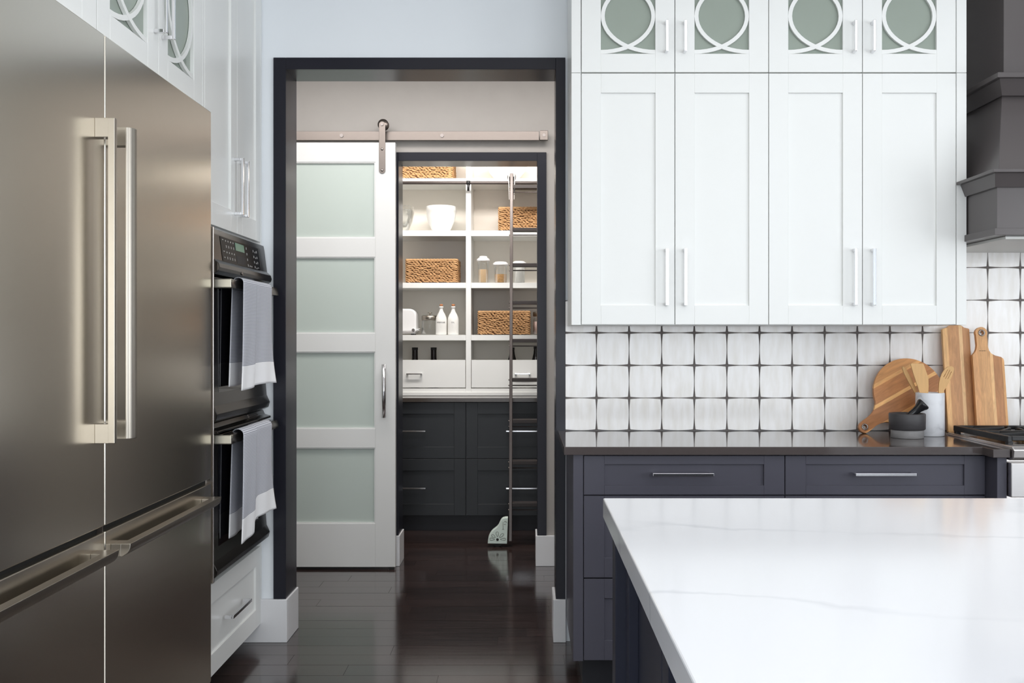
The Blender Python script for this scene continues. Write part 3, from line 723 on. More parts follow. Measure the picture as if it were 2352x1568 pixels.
# ------------------------------------------------------------------ island
r = thing('kitchen_island', 'dark navy panelled kitchen island base under the white top', 'island', (0.85, 1.4, 0))
ND = P('island_navy_paint', srgb(46, 48, 62), 0.35, spec=0.3, var=0.04, nscale=3)
FI = Face('east', 0.232)
mb = MB(); mb.box(0.262, 1.50, 0.42, 2.41, 0.0, 0.865); mb.build('body', ND, r)
def wall_side(mb, u0, u1, v0, v1, w0, w1): mb.box(0.262 - w1, 0.262 - w0, u0, u1, v0, v1)
mb = MB(); mb.box(0.2165, 0.285, 2.345, 2.425, 0, 0.865); mb.build('corner_post', ND, r, 0.002)
mb = MB(); mb.box(0.2165, 0.285, 0.40, 0.47, 0, 0.865); mb.build('corner_post', ND, r, 0.002)
for u0, u1 in ((1.72, 2.335), (1.10, 1.715), (0.48, 1.095)):
    mb = MB()
    wall_side(mb, u0, u0 + 0.075, 0.10, 0.86, 0, 0.022); wall_side(mb, u1 - 0.075, u1, 0.10, 0.86, 0, 0.022)
    wall_side(mb, u0 + 0.075, u1 - 0.075, 0.10, 0.185, 0, 0.022); wall_side(mb, u0 + 0.075, u1 - 0.075, 0.785, 0.86, 0, 0.022)
    f = mb.build('side_panel', ND, r, 0.001)
mb = MB(); mb.box(0.236, 0.262, 0.47, 2.345, 0, 0.10); mb.build('plinth', ND, r, 0.001)
o = box('island_worktop', QUARTZ, None, 0.196, 1.56, 0.36, 2.459, 0.8655, 0.915, 0.003, loc=(0.85, 1.4, 0.8655))
tag(o, 'thick white veined quartz top of the island in the foreground', 'worktop')

# ------------------------------------------------------------------ range hood
r = thing('range_hood', 'dark grey tapered wooden range hood beside the white cabinets', 'range hood', (2.34, 4.0, 1.70))
def frus(mb, z0, x0, y0, z1, x1, y1, XR=2.34 * 2, yb=4.2595):
    mb.poly8([(x0, y0, z0), (XR - x0, y0, z0), (XR - x0, yb, z0), (x0, yb, z0)], [(x1, y1, z1), (XR - x1, y1, z1), (XR - x1, yb, z1), (x1, yb, z1)])
    return mb
frus(MB(), 2.30, 1.874, 3.845, 2.93, 1.874, 3.845).build('chimney', HOODP, r, 0.002)
frus(MB(), 2.316, 1.815, 3.77, 2.336, 1.815, 3.77).build('upper_lip', HOODP, r, 0.002)
frus(MB(), 2.262, 1.862, 3.835, 2.316, 1.832, 3.79).build('upper_moulding', HOODP, r, 0.001)
frus(MB(), 1.93, 1.775, 3.682, 2.266, 1.874, 3.86).build('tapered_body', HOODP, r, 0.002)
def wing(mb, z0, x0, y0, z1, x1, y1):
    # moulding: its left return dies into the face of the neighbouring wall cabinet
    XR = 4.68
    ring = lambda x, y, z: [(x, y, z), (XR - x, y, z), (XR - x, 4.2595, z), (1.7565, 4.2595, z), (1.7565, 3.899, z), (min(x, 1.7560), 3.899, z)]
    return mb.poly8(ring(x0, y0, z0), ring(x1, y1, z1))
wing(MB(), 1.922, 1.712, 3.590, 1.934, 1.712, 3.590).build('lower_lip', HOODP, r, 0.0015)
wing(MB(), 1.876, 1.746, 3.648, 1.922, 1.728, 3.610).build('lower_moulding', HOODP, r, 0.001)
frus(MB(), 1.70, 1.7575, 3.658, 1.878, 1.7575, 3.658).build('box_body', HOODP, r, 0.002)
wing(MB(), 1.698, 1.744, 3.646, 1.724, 1.744, 3.646).build('base_band', HOODP, r, 0.0015)
frus(MB(), 1.686, 1.80, 3.68, 1.6975, 1.80, 3.68).build('liner', HOODL, r, 0.002)

# ------------------------------------------------------------------ range
r = thing('range', 'stainless gas range with black iron grates at the right edge', 'range', (2.34, 3.85, 0))
X0, X1 = 1.753, 2.951
box('body', STAINLESS, r, X0 + 0.004, X1 - 0.004, 3.60, 4.096, 0.0, 0.905)
box('cooktop', BLACKST, r, X0 + 0.012, X1 - 0.012, 3.59, 4.096, 0.905, 0.914, 0.001)
mb = MB(); mb.box(X0 + 0.0005, X0 + 0.008, 3.56, 4.096, 0.90, 0.9195); mb.box(X0 + 0.011, X0 + 0.020, 3.56, 4.096, 0.912, 0.924); mb.build('side_trim', STAINLESS, r, 0.001)
box('rear_ledge', STAINLESS, r, X0 + 0.022, X1 - 0.012, 4.082, 4.098, 0.910, 0.923, 0.002)
MB().prism([(3.61, 0.926), (3.536, 0.926), (3.523, 0.915), (3.530, 0.885), (3.56, 0.874), (3.61, 0.874)], lambda p, q, t: (t, p, q), X0, X1).build('bullnose', STAINLESS, r, 0.003)
box('control_panel', STAINLESS, r, X0 - 0.001, X1, 3.540, 3.60, 0.742, 0.866, 0.003)
od = box('oven_door', STAINLESS, r, X0 + 0.004, X1 - 0.004, 3.55, 3.598, 0.16, 0.728, 0.003)
MB().tube((X0 + 0.05, 3.50, 0.66), (X1 - 0.05, 3.50, 0.66), 0.014).build('handle', STAINLESS, od)
box('door_window', BLACKGL, od, X0 + 0.2, X1 - 0.2, 3.5485, 3.56, 0.3, 0.56, 0.001)
for i in range(6):
    x = X0 + 0.12 + i * 0.192
    MB().lathe((x, 3.540, 0.80), [(0, 0.045), (0.018, 0.045), (0.022, 0.02), (0.027, 0.0)], 24, Matrix.Rotation(PI / 2, 3, 'X').to_quaternion()).build('knob', STAINLESS, r)
gw = 0.378
def grate(x0):
    mb = MB(); x1 = x0 + gw; y0, y1 = 3.615, 4.076; z0, z1 = 0.938, 0.955; t = 0.011
    mb.box(x0, x0 + 0.016, y0, y1, z0 - 0.006, z1); mb.box(x1 - 0.016, x1, y0, y1, z0 - 0.006, z1)
    for yy in (y0, (y0 + y1) / 2 - 0.007, y1 - 0.015): mb.box(x0 + 0.016, x1 - 0.016, yy, yy + 0.015, z0, z1)
    for cyc in (y0 + 0.12, y1 - 0.12):
        cx = (x0 + x1) / 2
        for k in range(8):
            th = PI / 4 * k
            dx, dy = math.cos(th), math.sin(th)
            s1 = min((gw / 2 - 0.01) / max(abs(dx), 1e-6), 0.108 / max(abs(dy), 1e-6))
            p = Vector((cx + dx * 0.036, cyc + dy * 0.036, 0.948)); q = Vector((cx + dx * s1, cyc + dy * s1, 0.948))
            pr = Vector((-dy, dx, 0)) * 0.0055; up = Vector((0, 0, 0.008)); u2 = Vector((0, 0, 0.012))
            mb.poly8([p - pr - up, p + pr - up, p + pr + u2, p - pr + u2], [q - pr - up, q + pr - up, q + pr + up * 0.8, q - pr + up * 0.8])
    for px, py in ((x0 + 0.011, y0 + 0.013), (x1 - 0.011, y0 + 0.013), (x0 + 0.011, y1 - 0.015), (x1 - 0.011, y1 - 0.015)):
        mb.box(px - 0.010, px + 0.010, py - 0.012, py + 0.012, 0.9145, z0)
    return mb.build('grate', IRON, r, 0.003)
for i in range(3):
    x0 = X0 + 0.024 + i * (gw + 0.004); grate(x0)
    for cy in (3.735, 3.955):
        c = (x0 + gw / 2, cy, 0.914)
        bn = MB().lathe(c, [(0.062, 0.0), (0.062, 0.004), (0.046, 0.006), (0.046, 0.016), (0.03, 0.017), (0, 0.017)], 28).build('burner', BRASS, r)
        MB().lathe(c, [(0.034, 0.0175), (0.034, 0.0235), (0.026, 0.026), (0, 0.026)], 24).build('burner_cap', IRON, bn)

# ------------------------------------------------------------------ things on the worktop
def leaning(zbase, ybase, tilt):
    # boards lean back: local (x, y, z) -> lifted to stand on zbase, tilted about x
    return lambda cx: Matrix.Translation((cx, ybase, zbase)) @ Matrix.Rotation(PI / 2 - tilt, 4, 'X')
# round paddle board
def board_round():
    R_ = 0.150; hl = 0.247; ang = math.radians(216)
    tip = (hl * math.cos(ang), hl * math.sin(ang)); nw = 0.0255
    loop = []
    a0 = 216 + 22; a1 = 216 + 360 - 22
    for i in range(61): loop.append((R_ * math.cos(math.radians(a0 + (a1 - a0) * i / 60)), R_ * math.sin(math.radians(a0 + (a1 - a0) * i / 60))))
    ux, uy = math.cos(ang), math.sin(ang); px, py = -uy, ux
    neck = []
    for d, h in ((0.148, 0.047), (0.162, 0.036), (0.182, 0.028), (0.205, 0.0245), (0.235, 0.0255)): neck.append((d, h))
    # side reached at the end of the loop (angle 216-22): offset -perp... choose by sign
    sgn = -1
    for d, h in neck: loop.append((ux * d + sgn * px * h, uy * d + sgn * py * h))
    for i in range(1, 12):
        th = -PI / 2 + PI * i / 12
        loop.append((ux * (hl + nw * math.cos(th)) + px * nw * math.sin(th), uy * (hl + nw * math.cos(th)) + py * nw * math.sin(th)))
    for d, h in neck[::-1]: loop.append((ux * d - sgn * px * h, uy * d - sgn * py * h))
    hole = [(tip[0] + 0.0085 * math.cos(2 * PI * i / 18), tip[1] + 0.0085 * math.sin(2 * PI * i / 18)) for i in range(18)]
    zmin = min(p[1] for p in loop); sh = lambda L: [(a, b - zmin) for a, b in L]
    cx, yb, tilt = 1.630, 4.135, 0.24
    # local board origin at its centre so the strip pattern is centred
    M = Matrix.Translation((cx, yb, 0.9165)) @ Matrix.Rotation(PI / 2 - tilt, 4, 'X')
    r = thing('round_cutting_board', 'round acacia paddle board leaning on the tiles, handle pointing left', 'cutting board', (cx, yb, 0.9165 - zmin))
    place2d('board', [sh(loop), sh(hole)], 0.018, M, BRD_R, r, 0.003)
    mb = MB(); c = M @ Vector((tip[0], tip[1] - zmin, 0.0)); nrm = (M.to_3x3() @ Vector((0, 0, 1)))
    rings = []
    pts = [M @ Vector((tip[0] + 0.0115 * math.cos(2 * PI * i / 24), tip[1] - zmin + 0.0115 * math.sin(2 * PI * i / 24), 0.0095)) for i in range(24)]
    mb.path(pts, 0.003, 8, True); mb.build('grommet', SCREW, r)
board_round()
def board_tall():
    W_, Hh = 0.117, 0.458; h = W_ / 2
    lp = [(-h, 0.004), (-h + 0.004, 0), (h - 0.004, 0), (h, 0.004), (h, Hh - 0.018)]
    lp += [(h - 0.004, Hh - 0.0145), (h - 0.022, Hh - 0.0105), (h - 0.030, Hh - 0.003), (h - 0.037, Hh), (-h + 0.036, Hh), (-h + 0.028, Hh - 0.003), (-h + 0.020, Hh - 0.0105), (-h + 0.004, Hh - 0.0145), (-h, Hh - 0.019)]
    M = Matrix.Translation((1.851, 4.168, 0.9165)) @ Matrix.Rotation(PI / 2 - 0.13, 4, 'X') @ Matrix.Rotation(math.radians(0.2), 4, 'Z')
    o = place2d('tall_cutting_board', [lp], 0.018, M, BRD_T, None, 0.003, origin=(1.843, 4.165, 1.15))
    tag(o, 'tall narrow acacia board with stepped top, leaning left of the handled board', 'cutting board')
board_tall()
def board_paddle():
    h = 0.066
    lp = [(-h, 0.006), (-h + 0.006, 0), (h - 0.006, 0), (h, 0.006), (h, 0.306), (h - 0.003, 0.315), (h - 0.012, 0.322), (0.030, 0.328), (0.014, 0.337), (0.005, 0.350), (0.001, 0.370), (0.0015, 0.402)]
    lp += [(-0.022 + 0.0255 * math.cos(math.radians(a)), 0.425 + 0.0255 * math.sin(math.radians(a))) for a in range(-28, 209, 12)]
    lp += [(-0.0455, 0.402), (-0.0445, 0.372), (-0.0475, 0.356), (-0.0535, 0.344), (-0.061, 0.335), (-h, 0.330)]
    hole = [(-0.022 + 0.008 * math.cos(2 * PI * i / 18), 0.425 + 0.008 * math.sin(2 * PI * i / 18)) for i in range(18)]
    M = Matrix.Translation((1.9640, 4.128, 0.9165)) @ Matrix.Rotation(PI / 2 - 0.14, 4, 'X')
    r = thing('handled_cutting_board', 'acacia cutting board with a round-holed handle, standing behind the range grates', 'cutting board', (1.964, 4.128, 0.9165))
    place2d('board', [lp, hole], 0.018, M, BRD_P, r, 0.003)
    pts = [M @ Vector((-0.022 + 0.0115 * math.cos(2 * PI * i / 24), 0.425 + 0.0115 * math.sin(2 * PI * i / 24), 0.0095)) for i in range(24)]
    MB().path(pts, 0.0032, 8, True).build('grommet', SCREW, r)
    mb = MB(); mb.bm.free(); mb.bm = bmesh.new()
    x = -0.036
    for wdt in (0.003, 0.0045, 0.002, 0.004, 0.003, 0.0045, 0.0025):
        m2 = bmesh.new(); bmesh.ops.create_cube(m2, size=1.0, matrix=M @ Matrix.Translation((x, 0.348, 0.0093)) @ Matrix.Diagonal((wdt * 0.75, 0.0022, 0.0008, 1)))
        tmp = bpy.data.meshes.new('tmp'); m2.to_mesh(tmp); m2.free(); mb.bm.from_mesh(tmp); bpy.data.meshes.remove(tmp); x += wdt + 0.001
    mb.build('burnt_script', INK, r)
board_paddle()
# utensil crock
cx, cy = 1.670, 4.050
r = thing('utensil_crock', 'cylindrical grey and white marble crock holding wooden utensils', 'crock', (cx, cy, 0.915))
MB().lathe((cx, cy, 0.9153), [(0, 0), (0.054, 0), (0.0563, 0.0025), (0.0563, 0.174), (0.0545, 0.177), (0.051, 0.177), (0.049, 0.174), (0.049, 0.012), (0, 0.012)], 48).build('body', MARBLE, r)
def utensil(name, outline, holes, yy, hb, ht, label, depth=0.006):
    # outline in metres across (x) and up (z); the handle runs from the head down to the floor of the crock
    r_ = thing(name, label, 'utensil', (hb[0], hb[1], hb[2]), 'wooden utensils in the crock')
    M = Matrix(((1, 0, 0, 0), (0, 0, -1, yy), (0, 1, 0, 0), (0, 0, 0, 1)))
    place2d('head', [outline] + holes, depth, M, BEECH, r_, 0.0 if holes else 0.0018)
    MB().tube(ht, hb, 0.0062, 0.0062, 12).build('handle', BEECH, r_)
utensil('wooden_turner', [(1.628, 1.078), (1.660, 1.078), (1.662, 1.12), (1.661, 1.153), (1.656, 1.168), (1.641, 1.210), (1.638, 1.212), (1.591, 1.213), (1.587, 1.208), (1.602, 1.158), (1.616, 1.118)], [], 4.045, (1.688, 4.052, 0.930), (1.647, 4.045, 1.086), 'broad wooden turner standing in the marble crock, leaning left')
utensil('wooden_spoon', [(1.623, 1.080), (1.636, 1.080), (1.622, 1.115), (1.603, 1.155), (1.580, 1.193), (1.571, 1.199), (1.566, 1.195), (1.574, 1.170), (1.596, 1.128)], [], 4.082, (1.697, 4.082, 0.930), (1.632, 4.082, 1.082), 'narrow wooden spoon seen edge-on behind the turner, leftmost in the crock', 0.009)
def slot_at(off, hl):
    ax, az = 0.45, 0.893; px, pz = 0.893, -0.45; cx_, cz_ = 1.731 + px * off, 1.168 + pz * off; hw = 0.0016
    return [(cx_ + ax * a * hl + px * b * hw, cz_ + az * a * hl + pz * b * hw) for a, b in ((-1, -1), (1, -1), (1, 1), (-1, 1))]
utensil('slotted_spoon', [(1.695, 1.082), (1.709, 1.082), (1.717, 1.102), (1.729, 1.121), (1.744, 1.150), (1.754, 1.173), (1.758, 1.190), (1.755, 1.198), (1.746, 1.2015), (1.733, 1.199), (1.720, 1.189), (1.708, 1.171), (1.701, 1.152), (1.697, 1.134), (1.695, 1.108)], [slot_at(-0.009, 0.017), slot_at(0.0, 0.02), slot_at(0.009, 0.017)], 4.026, (1.645, 4.022, 0.930), (1.7005, 4.026, 1.088), 'wooden slotted spoon leaning to the right out of the crock')
# mortar and pestle
mx, my = 1.541, 3.960
r = thing('mortar', 'squat black stone mortar on a grey base beside the crock', 'mortar', (mx, my, 0.915))
MB().lathe((mx, my, 0.9153), [(0, 0), (0.0615, 0), (0.063, 0.002), (0.063, 0.031), (0.0615, 0.033), (0, 0.033)], 48).build('base', MORTG, r)
MB().lathe((mx, my, 0.9153), [(0, 0.0335), (0.066, 0.0335), (0.0695, 0.037), (0.0705, 0.095), (0.0685, 0.0985), (0.060, 0.0985), (0.056, 0.088), (0.04, 0.05), (0, 0.045)], 48).build('bowl', MORT, r)
p0 = Vector((1.518, 3.962, 0.972)); p1 = Vector((1.597, 3.942, 1.050)); d = (p1 - p0); L = d.length
o = MB().lathe(p0, [(0, 0), (0.017, 0.003), (0.021, 0.014), (0.0175, 0.03), (0.0155, 0.05), (0.0150, L - 0.040), (0.0170, L - 0.024), (0.0225, L - 0.010), (0.0258, L - 0.003), (0.0262, L + 0.003), (0.0235, L + 0.008), (0.017, L + 0.0075), (0.008, L + 0.005), (0, L + 0.0045)], 32, d.to_track_quat('Z', 'Y')).build('pestle', PEST, None, loc=tuple(p0))
tag(o, 'glossy black stone pestle resting in the mortar', 'pestle')

# ------------------------------------------------------------------ sliding door in the passage
FD = Face('south', 5.600)
r = thing('sliding_door', 'white sliding barn door with four frosted glass panes on a steel track', 'door', (-1.26, 5.62, 0))
dx0, dx1 = -1.79, -0.7366; g0, g1 = -1.676, -0.8507
zs = [(0.2614, 0.693), (0.802, 1.239), (1.345, 1.779), (1.8885, 2.320)]
mb = MB(); FD.box(mb, dx0, g0, 0.014, 2.4315, -0.042, 0); FD.box(mb, g1, dx1, 0.014, 2.4315, -0.042, 0)
ed = [0.014] + [v for z in zs for v in z] + [2.4315]
for i in range(0, len(ed), 2): FD.box(mb, g0, g1, ed[i], ed[i + 1], -0.042, 0)
mb.build('frame', DOORW, r, 0.0015)
for z in zs: FD.one('pane', FROST, r, g0 - 0.003, g1 + 0.003, z[0] - 0.003, z[1] + 0.003, -0.026, -0.016)
mb = MB()
for z0, z1 in zs:
    e = 0.006
    FD.box(mb, g0, g0 + e, z0, z1, -0.016, -0.004); FD.box(mb, g1 - e, g1, z0, z1, -0.016, -0.004); FD.box(mb, g0 + e, g1 - e, z0, z0 + e, -0.016, -0.004); FD.box(mb, g0 + e, g1 - e, z1 - e, z1, -0.016, -0.004)
mb.build('glazing_bead', DOORW, r)
mb = MB().tube(FD.pt(-0.797, 0.867, 0.036), FD.pt(-0.797, 1.169, 0.036), 0.0125, n=24)
for z in (0.895, 1.14): mb.tube(FD.pt(-0.797, z, 0), FD.pt(-0.797, z, 0.036), 0.008)
mb.build('pull_handle', CHROME, r)
for hx in (-0.811, -1.70):
    ol = [(hx + 0.018 * math.cos(math.radians(a)), 2.532 + 0.018 * math.sin(math.radians(a))) for a in range(0, 181, 15)] + [(hx + 0.018 * math.cos(math.radians(a)), 2.272 + 0.018 * math.sin(math.radians(a))) for a in range(180, 361, 15)]
    h = MB().prism(ol, lambda p, q, t: FD.pt(p, q, t), 0.0005, 0.0065).build('hanger_strap', NICKEL, r, 0.001)
    for z in (2.392, 2.272): MB().ell(FD.pt(hx, z, 0.007), (0.008, 0.005, 0.008), None, 12, 6).build('bolt', SCREW, h)
    MB().tube(FD.pt(hx, 2.532, 0.006), FD.pt(hx, 2.532, 0.013), 0.0075, n=6).build('bolt', SCREW, h)
    MB().lathe((hx + 0.004, 5.603, 2.535), [(0, -0.001), (0.031, -0.001), (0.031, -0.006), (0.026, -0.012), (0.026, -0.022), (0.031, -0.026), (0.031, -0.031), (0, -0.031)], 32, Matrix.Rotation(PI / 2, 3, 'X').to_quaternion()).build('roller_wheel', NICKEL, h)
box('floor_guide', RUBBER, r, -0.772, -0.745, 5.592, 5.612, 0.0, 0.0139, 0.001)
r = thing('door_track', 'flat brushed steel track of the sliding door on the wall', 'track', (-1.1, 5.66, 2.45))
box('rail', NICKEL, r, -2.3, 0.083, 5.646, 5.656, 2.4535, 2.5045, 0.001)
es = box('end_stop', NICKEL, r, 0.088, 0.134, 5.640, 5.665, 2.4535, 2.509, 0.002)
MB().tube((0.111, 5.638, 2.482), (0.111, 5.641, 2.482), 0.009, n=16).build('screw', SCREW, es)
for bx in (-1.84, -1.051, -0.474):
    b_ = MB().tube((bx, 5.640, 2.480), (bx, 5.6465, 2.480), 0.0115, n=6).build('bolt', SCREW, r)
    MB().tube((bx, 5.656, 2.480), (bx, 5.6995, 2.480), 0.012, n=16).build('standoff', NICKEL, b_)

# ------------------------------------------------------------------ pantry cabinetry
FP = Face('south', 6.700)
def pantry_base(x0, x1, hs, label):
    r = thing('pantry_base_cabinet', label, 'cabinet', ((x0 + x1) / 2, 7.0, 0), 'charcoal base cabinets in the pantry')
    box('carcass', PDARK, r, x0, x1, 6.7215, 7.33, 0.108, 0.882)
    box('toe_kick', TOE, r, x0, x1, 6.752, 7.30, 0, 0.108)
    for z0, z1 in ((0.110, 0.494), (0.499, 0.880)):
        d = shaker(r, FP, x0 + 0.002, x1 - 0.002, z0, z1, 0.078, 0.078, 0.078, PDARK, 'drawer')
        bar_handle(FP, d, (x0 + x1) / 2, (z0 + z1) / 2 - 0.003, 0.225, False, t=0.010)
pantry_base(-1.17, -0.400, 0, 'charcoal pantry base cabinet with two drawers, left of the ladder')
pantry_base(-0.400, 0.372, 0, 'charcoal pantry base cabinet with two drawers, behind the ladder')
o = box('pantry_counter', PTOP, None, -1.6, 1.05, 6.682, 7.335, 0.883, 0.911, 0.002, loc=(-0.4, 7.0, 0.883)); tag(o, 'dark polished counter under the white pantry shelves', 'worktop')
r = thing('pantry_shelves', 'white open shelving with two open-topped drawers above the pantry counter', 'shelving', (-0.397, 7.14, 0.911))
YS = 6.950
dv = (-1.160, -0.397, 0.367)
for x in dv: box('upright', WHITE, r, x - 0.0185, x + 0.0185, YS, 7.32, 0.9115, 2.93, 0.001)
box('back_panel', P('shelf_back_paint', srgb(238, 232, 223), 0.55, var=0.02, nscale=3), r, -1.178, 0.385, 7.321, 7.338, 0.9115, 2.93)
for a, b in zip(dv, dv[1:]):
    for z0, z1 in ((2.422, 2.449), (2.040, 2.079), (1.672, 1.710), (1.302, 1.341)):
        box('shelf', WHITE, r, a + 0.019, b - 0.019, YS + 0.004, 7.32, z0, z1, 0.001)
    box('bottom_rail', WHITE, r, a + 0.019, b - 0.019, YS + 0.002, 7.32, 0.9115, 0.962, 0.001)
    mb = MB(); mb.box(a + 0.022, b - 0.022, YS + 0.001, YS + 0.02, 0.969, 1.164); d = mb.build('drawer', WHITE, r, 0.001)
    FS = Face('south', YS + 0.001); bar_handle(FS, d, (a + b) / 2 + (0.0 if a > -1 else 0.0), 1.066, 0.11, False, t=0.009, out=0.03)
mb = MB(); mb.box(-1.178, 0.385, YS - 0.012, YS - 0.0005, 0.9115, 0.938); mb.build('base_moulding', WHITE, r, 0.003)

# ------------------------------------------------------------------ ladder and its rail
YR = 6.862
r = thing('ladder_rail', 'dark round rail running along the pantry shelves for the ladder', 'rail', (-0.4, YR, 2.40))
MB().tube((-1.58, YR, 2.402), (1.1, YR, 2.402), 0.0112, n=20).build('rail', LADDER, r)
for x in dv:
    mb = MB(); mb.tube((x + 0.004, YR, 2.402), (x + 0.004, YS, 2.402), 0.007); mb.tube((x + .004, YR + 0.0, 2.402), (x + .004, YR, 2.345), 0.0085); mb.tube((x - 0.009, YR, 2.402), (x + 0.017, YR, 2.402), 0.0145, n=20)
    mb.build('bracket', IRON, r)
r = thing('rolling_ladder', 'dark metal rolling library ladder leaning on the pantry rail', 'ladder', (0.13, 6.5, 0))
lp0 = Vector((0, 6.225, 0.030)); lp1 = Vector((0, 6.832, 2.455)); ld = lp1 - lp0
def at_z(z): t = (z - lp0.z) / ld.z; return lp0.y + ld.y * t
XA, XB = -0.0900, 0.3400
dn = ld.normalized(); nrm = Vector((0, -dn.z, dn.y))
for x in (XA, XB):
    w2, d2 = 0.0105, 0.020
    mb = MB(); q = [Vector((x - w2, 0, 0)) - nrm * d2, Vector((x + w2, 0, 0)) - nrm * d2, Vector((x + w2, 0, 0)) + nrm * d2, Vector((x - w2, 0, 0)) + nrm * d2]
    mb.poly8([lp0 + v for v in q], [lp1 + v for v in q]); mb.build('side_rail', LADDER, r, 0.003)
    # roller hook over the rail
    mb = MB(); mb.lathe((x, 6.868, 2.441), [(0, 0.02), (0.030, 0.02), (0.031, 0.012), (0.024, 0.006), (0.024, -0.006), (0.031, -0.012), (0.030, -0.02), (0, -0.02)], 28, Matrix.Rotation(PI / 2, 3, 'X').to_quaternion())
    hk = mb.build('roller', CHROME, r)
    mb = MB()
    for s in (-1, 1):
        mb.poly8([(x + s * 0.0165 - 0.0025, 6.838, 2.28), (x + s * 0.0165 + 0.0025, 6.838, 2.28), (x + s * 0.0165 + 0.0025, 6.826, 2.28), (x + s * 0.0165 - 0.0025, 6.826, 2.28)],
                 [(x + s * 0.0215 - 0.003, 6.86, 2.455), (x + s * 0.0215 + 0.003, 6.86, 2.455), (x + s * 0.0215 + 0.003, 6.838, 2.455), (x + s * 0.0215 - 0.003, 6.838, 2.455)])
    mb.tube((x, 6.83, 2.455), (x, 6.85, 2.455), 0.021, n=24); mb.build('hook_bracket', CHROME, hk)
for ypx in (429, 527, 608, 694, 781, 871, 965.5, 1060, 1156):
    z = 1.3
    for _ in range(20): z = H + (777 - ypx) / 2258 * at_z(z)
    yc = at_z(z)
    tr = MB().box(XA + 0.011, XB - 0.011, yc - 0.035, yc + 0.040, z - 0.012, z + 0.012).build('tread', TREAD, r, 0.002)
    MB().tube((XA + 0.011, at_z(z - 0.036), z - 0.036), (XB - 0.011, at_z(z - 0.036), z - 0.036), 0.004, n=10).build('tie_rod', LADDER, tr)
    for dz in (0.0, -0.036): MB().ell((XA - 0.012, at_z(z + dz), z + dz), (0.005, 0.006, 0.006), None, 10, 6).build('bolt', SCREW, tr)
# wheel housing: a bell-shaped enamelled plate beside the foot of the visible side rail
YF = 6.205; fk = YF / 2258
zo = [(245, 1045), (252, 960), (264, 880), (284, 822), (312, 770), (350, 716), (400, 668), (455, 628), (505, 586), (545, 532), (575, 470), (598, 420), (626, 380), (664, 350), (730, 332), (805, 330), (800, 540), (790, 760), (780, 1052)]
zp = lambda a, b: ((1100 + a * 0.0829 - 1205) * fk, H - (1160 + b * 0.0829 - 777) * fk)
def foot(dx):
    pl = MB().prism([(p[0] + dx, p[1]) for p in (zp(*q) for q in zo)], lambda p, q, t: (p, t, q), YF - 0.006, YF + 0.05).build('wheel_housing', MINT, r, 0.003)
    wc = zp(515, 930)
    MB().tube((wc[0] + dx, YF + 0.006, 0.034), (wc[0] + dx, YF + 0.038, 0.034), 0.034, n=24).build('wheel', RUBBER, pl)
    mb = MB(); y_ = YF - 0.0068
    for ang, ln, wd in ((176, 215, 44), (140, 205, 44), (92, 215, 48), (45, 230, 44), (3, 235, 40)):
        a = math.radians(ang); pts = []
        for i in range(18):
            t = i / 18 * 2 * PI
            lx = 80 + (ln - 80) * (0.5 - 0.5 * math.cos(t)); ly = wd * math.sin(t) * (0.35 + 0.65 * (0.5 - 0.5 * math.cos(t)))
            aa = 515 + lx * math.cos(a) - ly * math.sin(a); b_ = 930 - (lx * math.sin(a) + ly * math.cos(a))
            p = zp(min(aa, 778), b_); pts.append((p[0] + dx, y_, p[1]))
        mb.path(pts, 0.0011, 6, True)
    for seg in (((668, 440), (665, 520), (668, 640)), ((700, 440), (745, 425), (775, 465)), ((690, 512), (745, 508)), ((640, 655), (668, 640), (695, 650))):
        mb.path([(zp(*q)[0] + dx, y_, zp(*q)[1]) for q in seg], 0.0012, 6)
    mb.build('engraving', ENGR, pl)
    MB().ell((wc[0] + dx, YF - 0.007, wc[1]), (0.0085, 0.004, 0.0085), None, 12, 6).build('axle_bolt', INK, pl)
foot(0.0); foot(XB - XA)

# ------------------------------------------------------------------ things on the pantry shelves
def basket(cx, y0, z0, label, W_=0.372, D_=0.27, Hh=0.166):
    r = thing('woven_basket', label, 'basket', (cx, y0 + D_ / 2, z0), 'woven baskets on the pantry shelves')
    return r
bw, bd, bh = 0.358, 0.262, 0.162
bcore = MB(); t_ = 0.012
bcore.box(-bw / 2, bw / 2, -bd / 2, -bd / 2 + t_, 0.002, bh); bcore.box(-bw / 2, bw / 2, bd / 2 - t_, bd / 2, 0.002, bh)
bcore.box(-bw / 2, -bw / 2 + t_, -bd / 2 + t_, bd / 2 - t_, 0.002, bh); bcore.box(bw / 2 - t_, bw / 2, -bd / 2 + t_, bd / 2 - t_, 0.002, bh); bcore.box(-bw / 2 + t_, bw / 2 - t_, -bd / 2 + t_, bd / 2 - t_, 0.002, 0.012)
tmp = bcore.build('basket_body_source', SEAGD); me_core = tmp.data; bpy.data.objects.remove(tmp)
wv = MB(); rows = 11
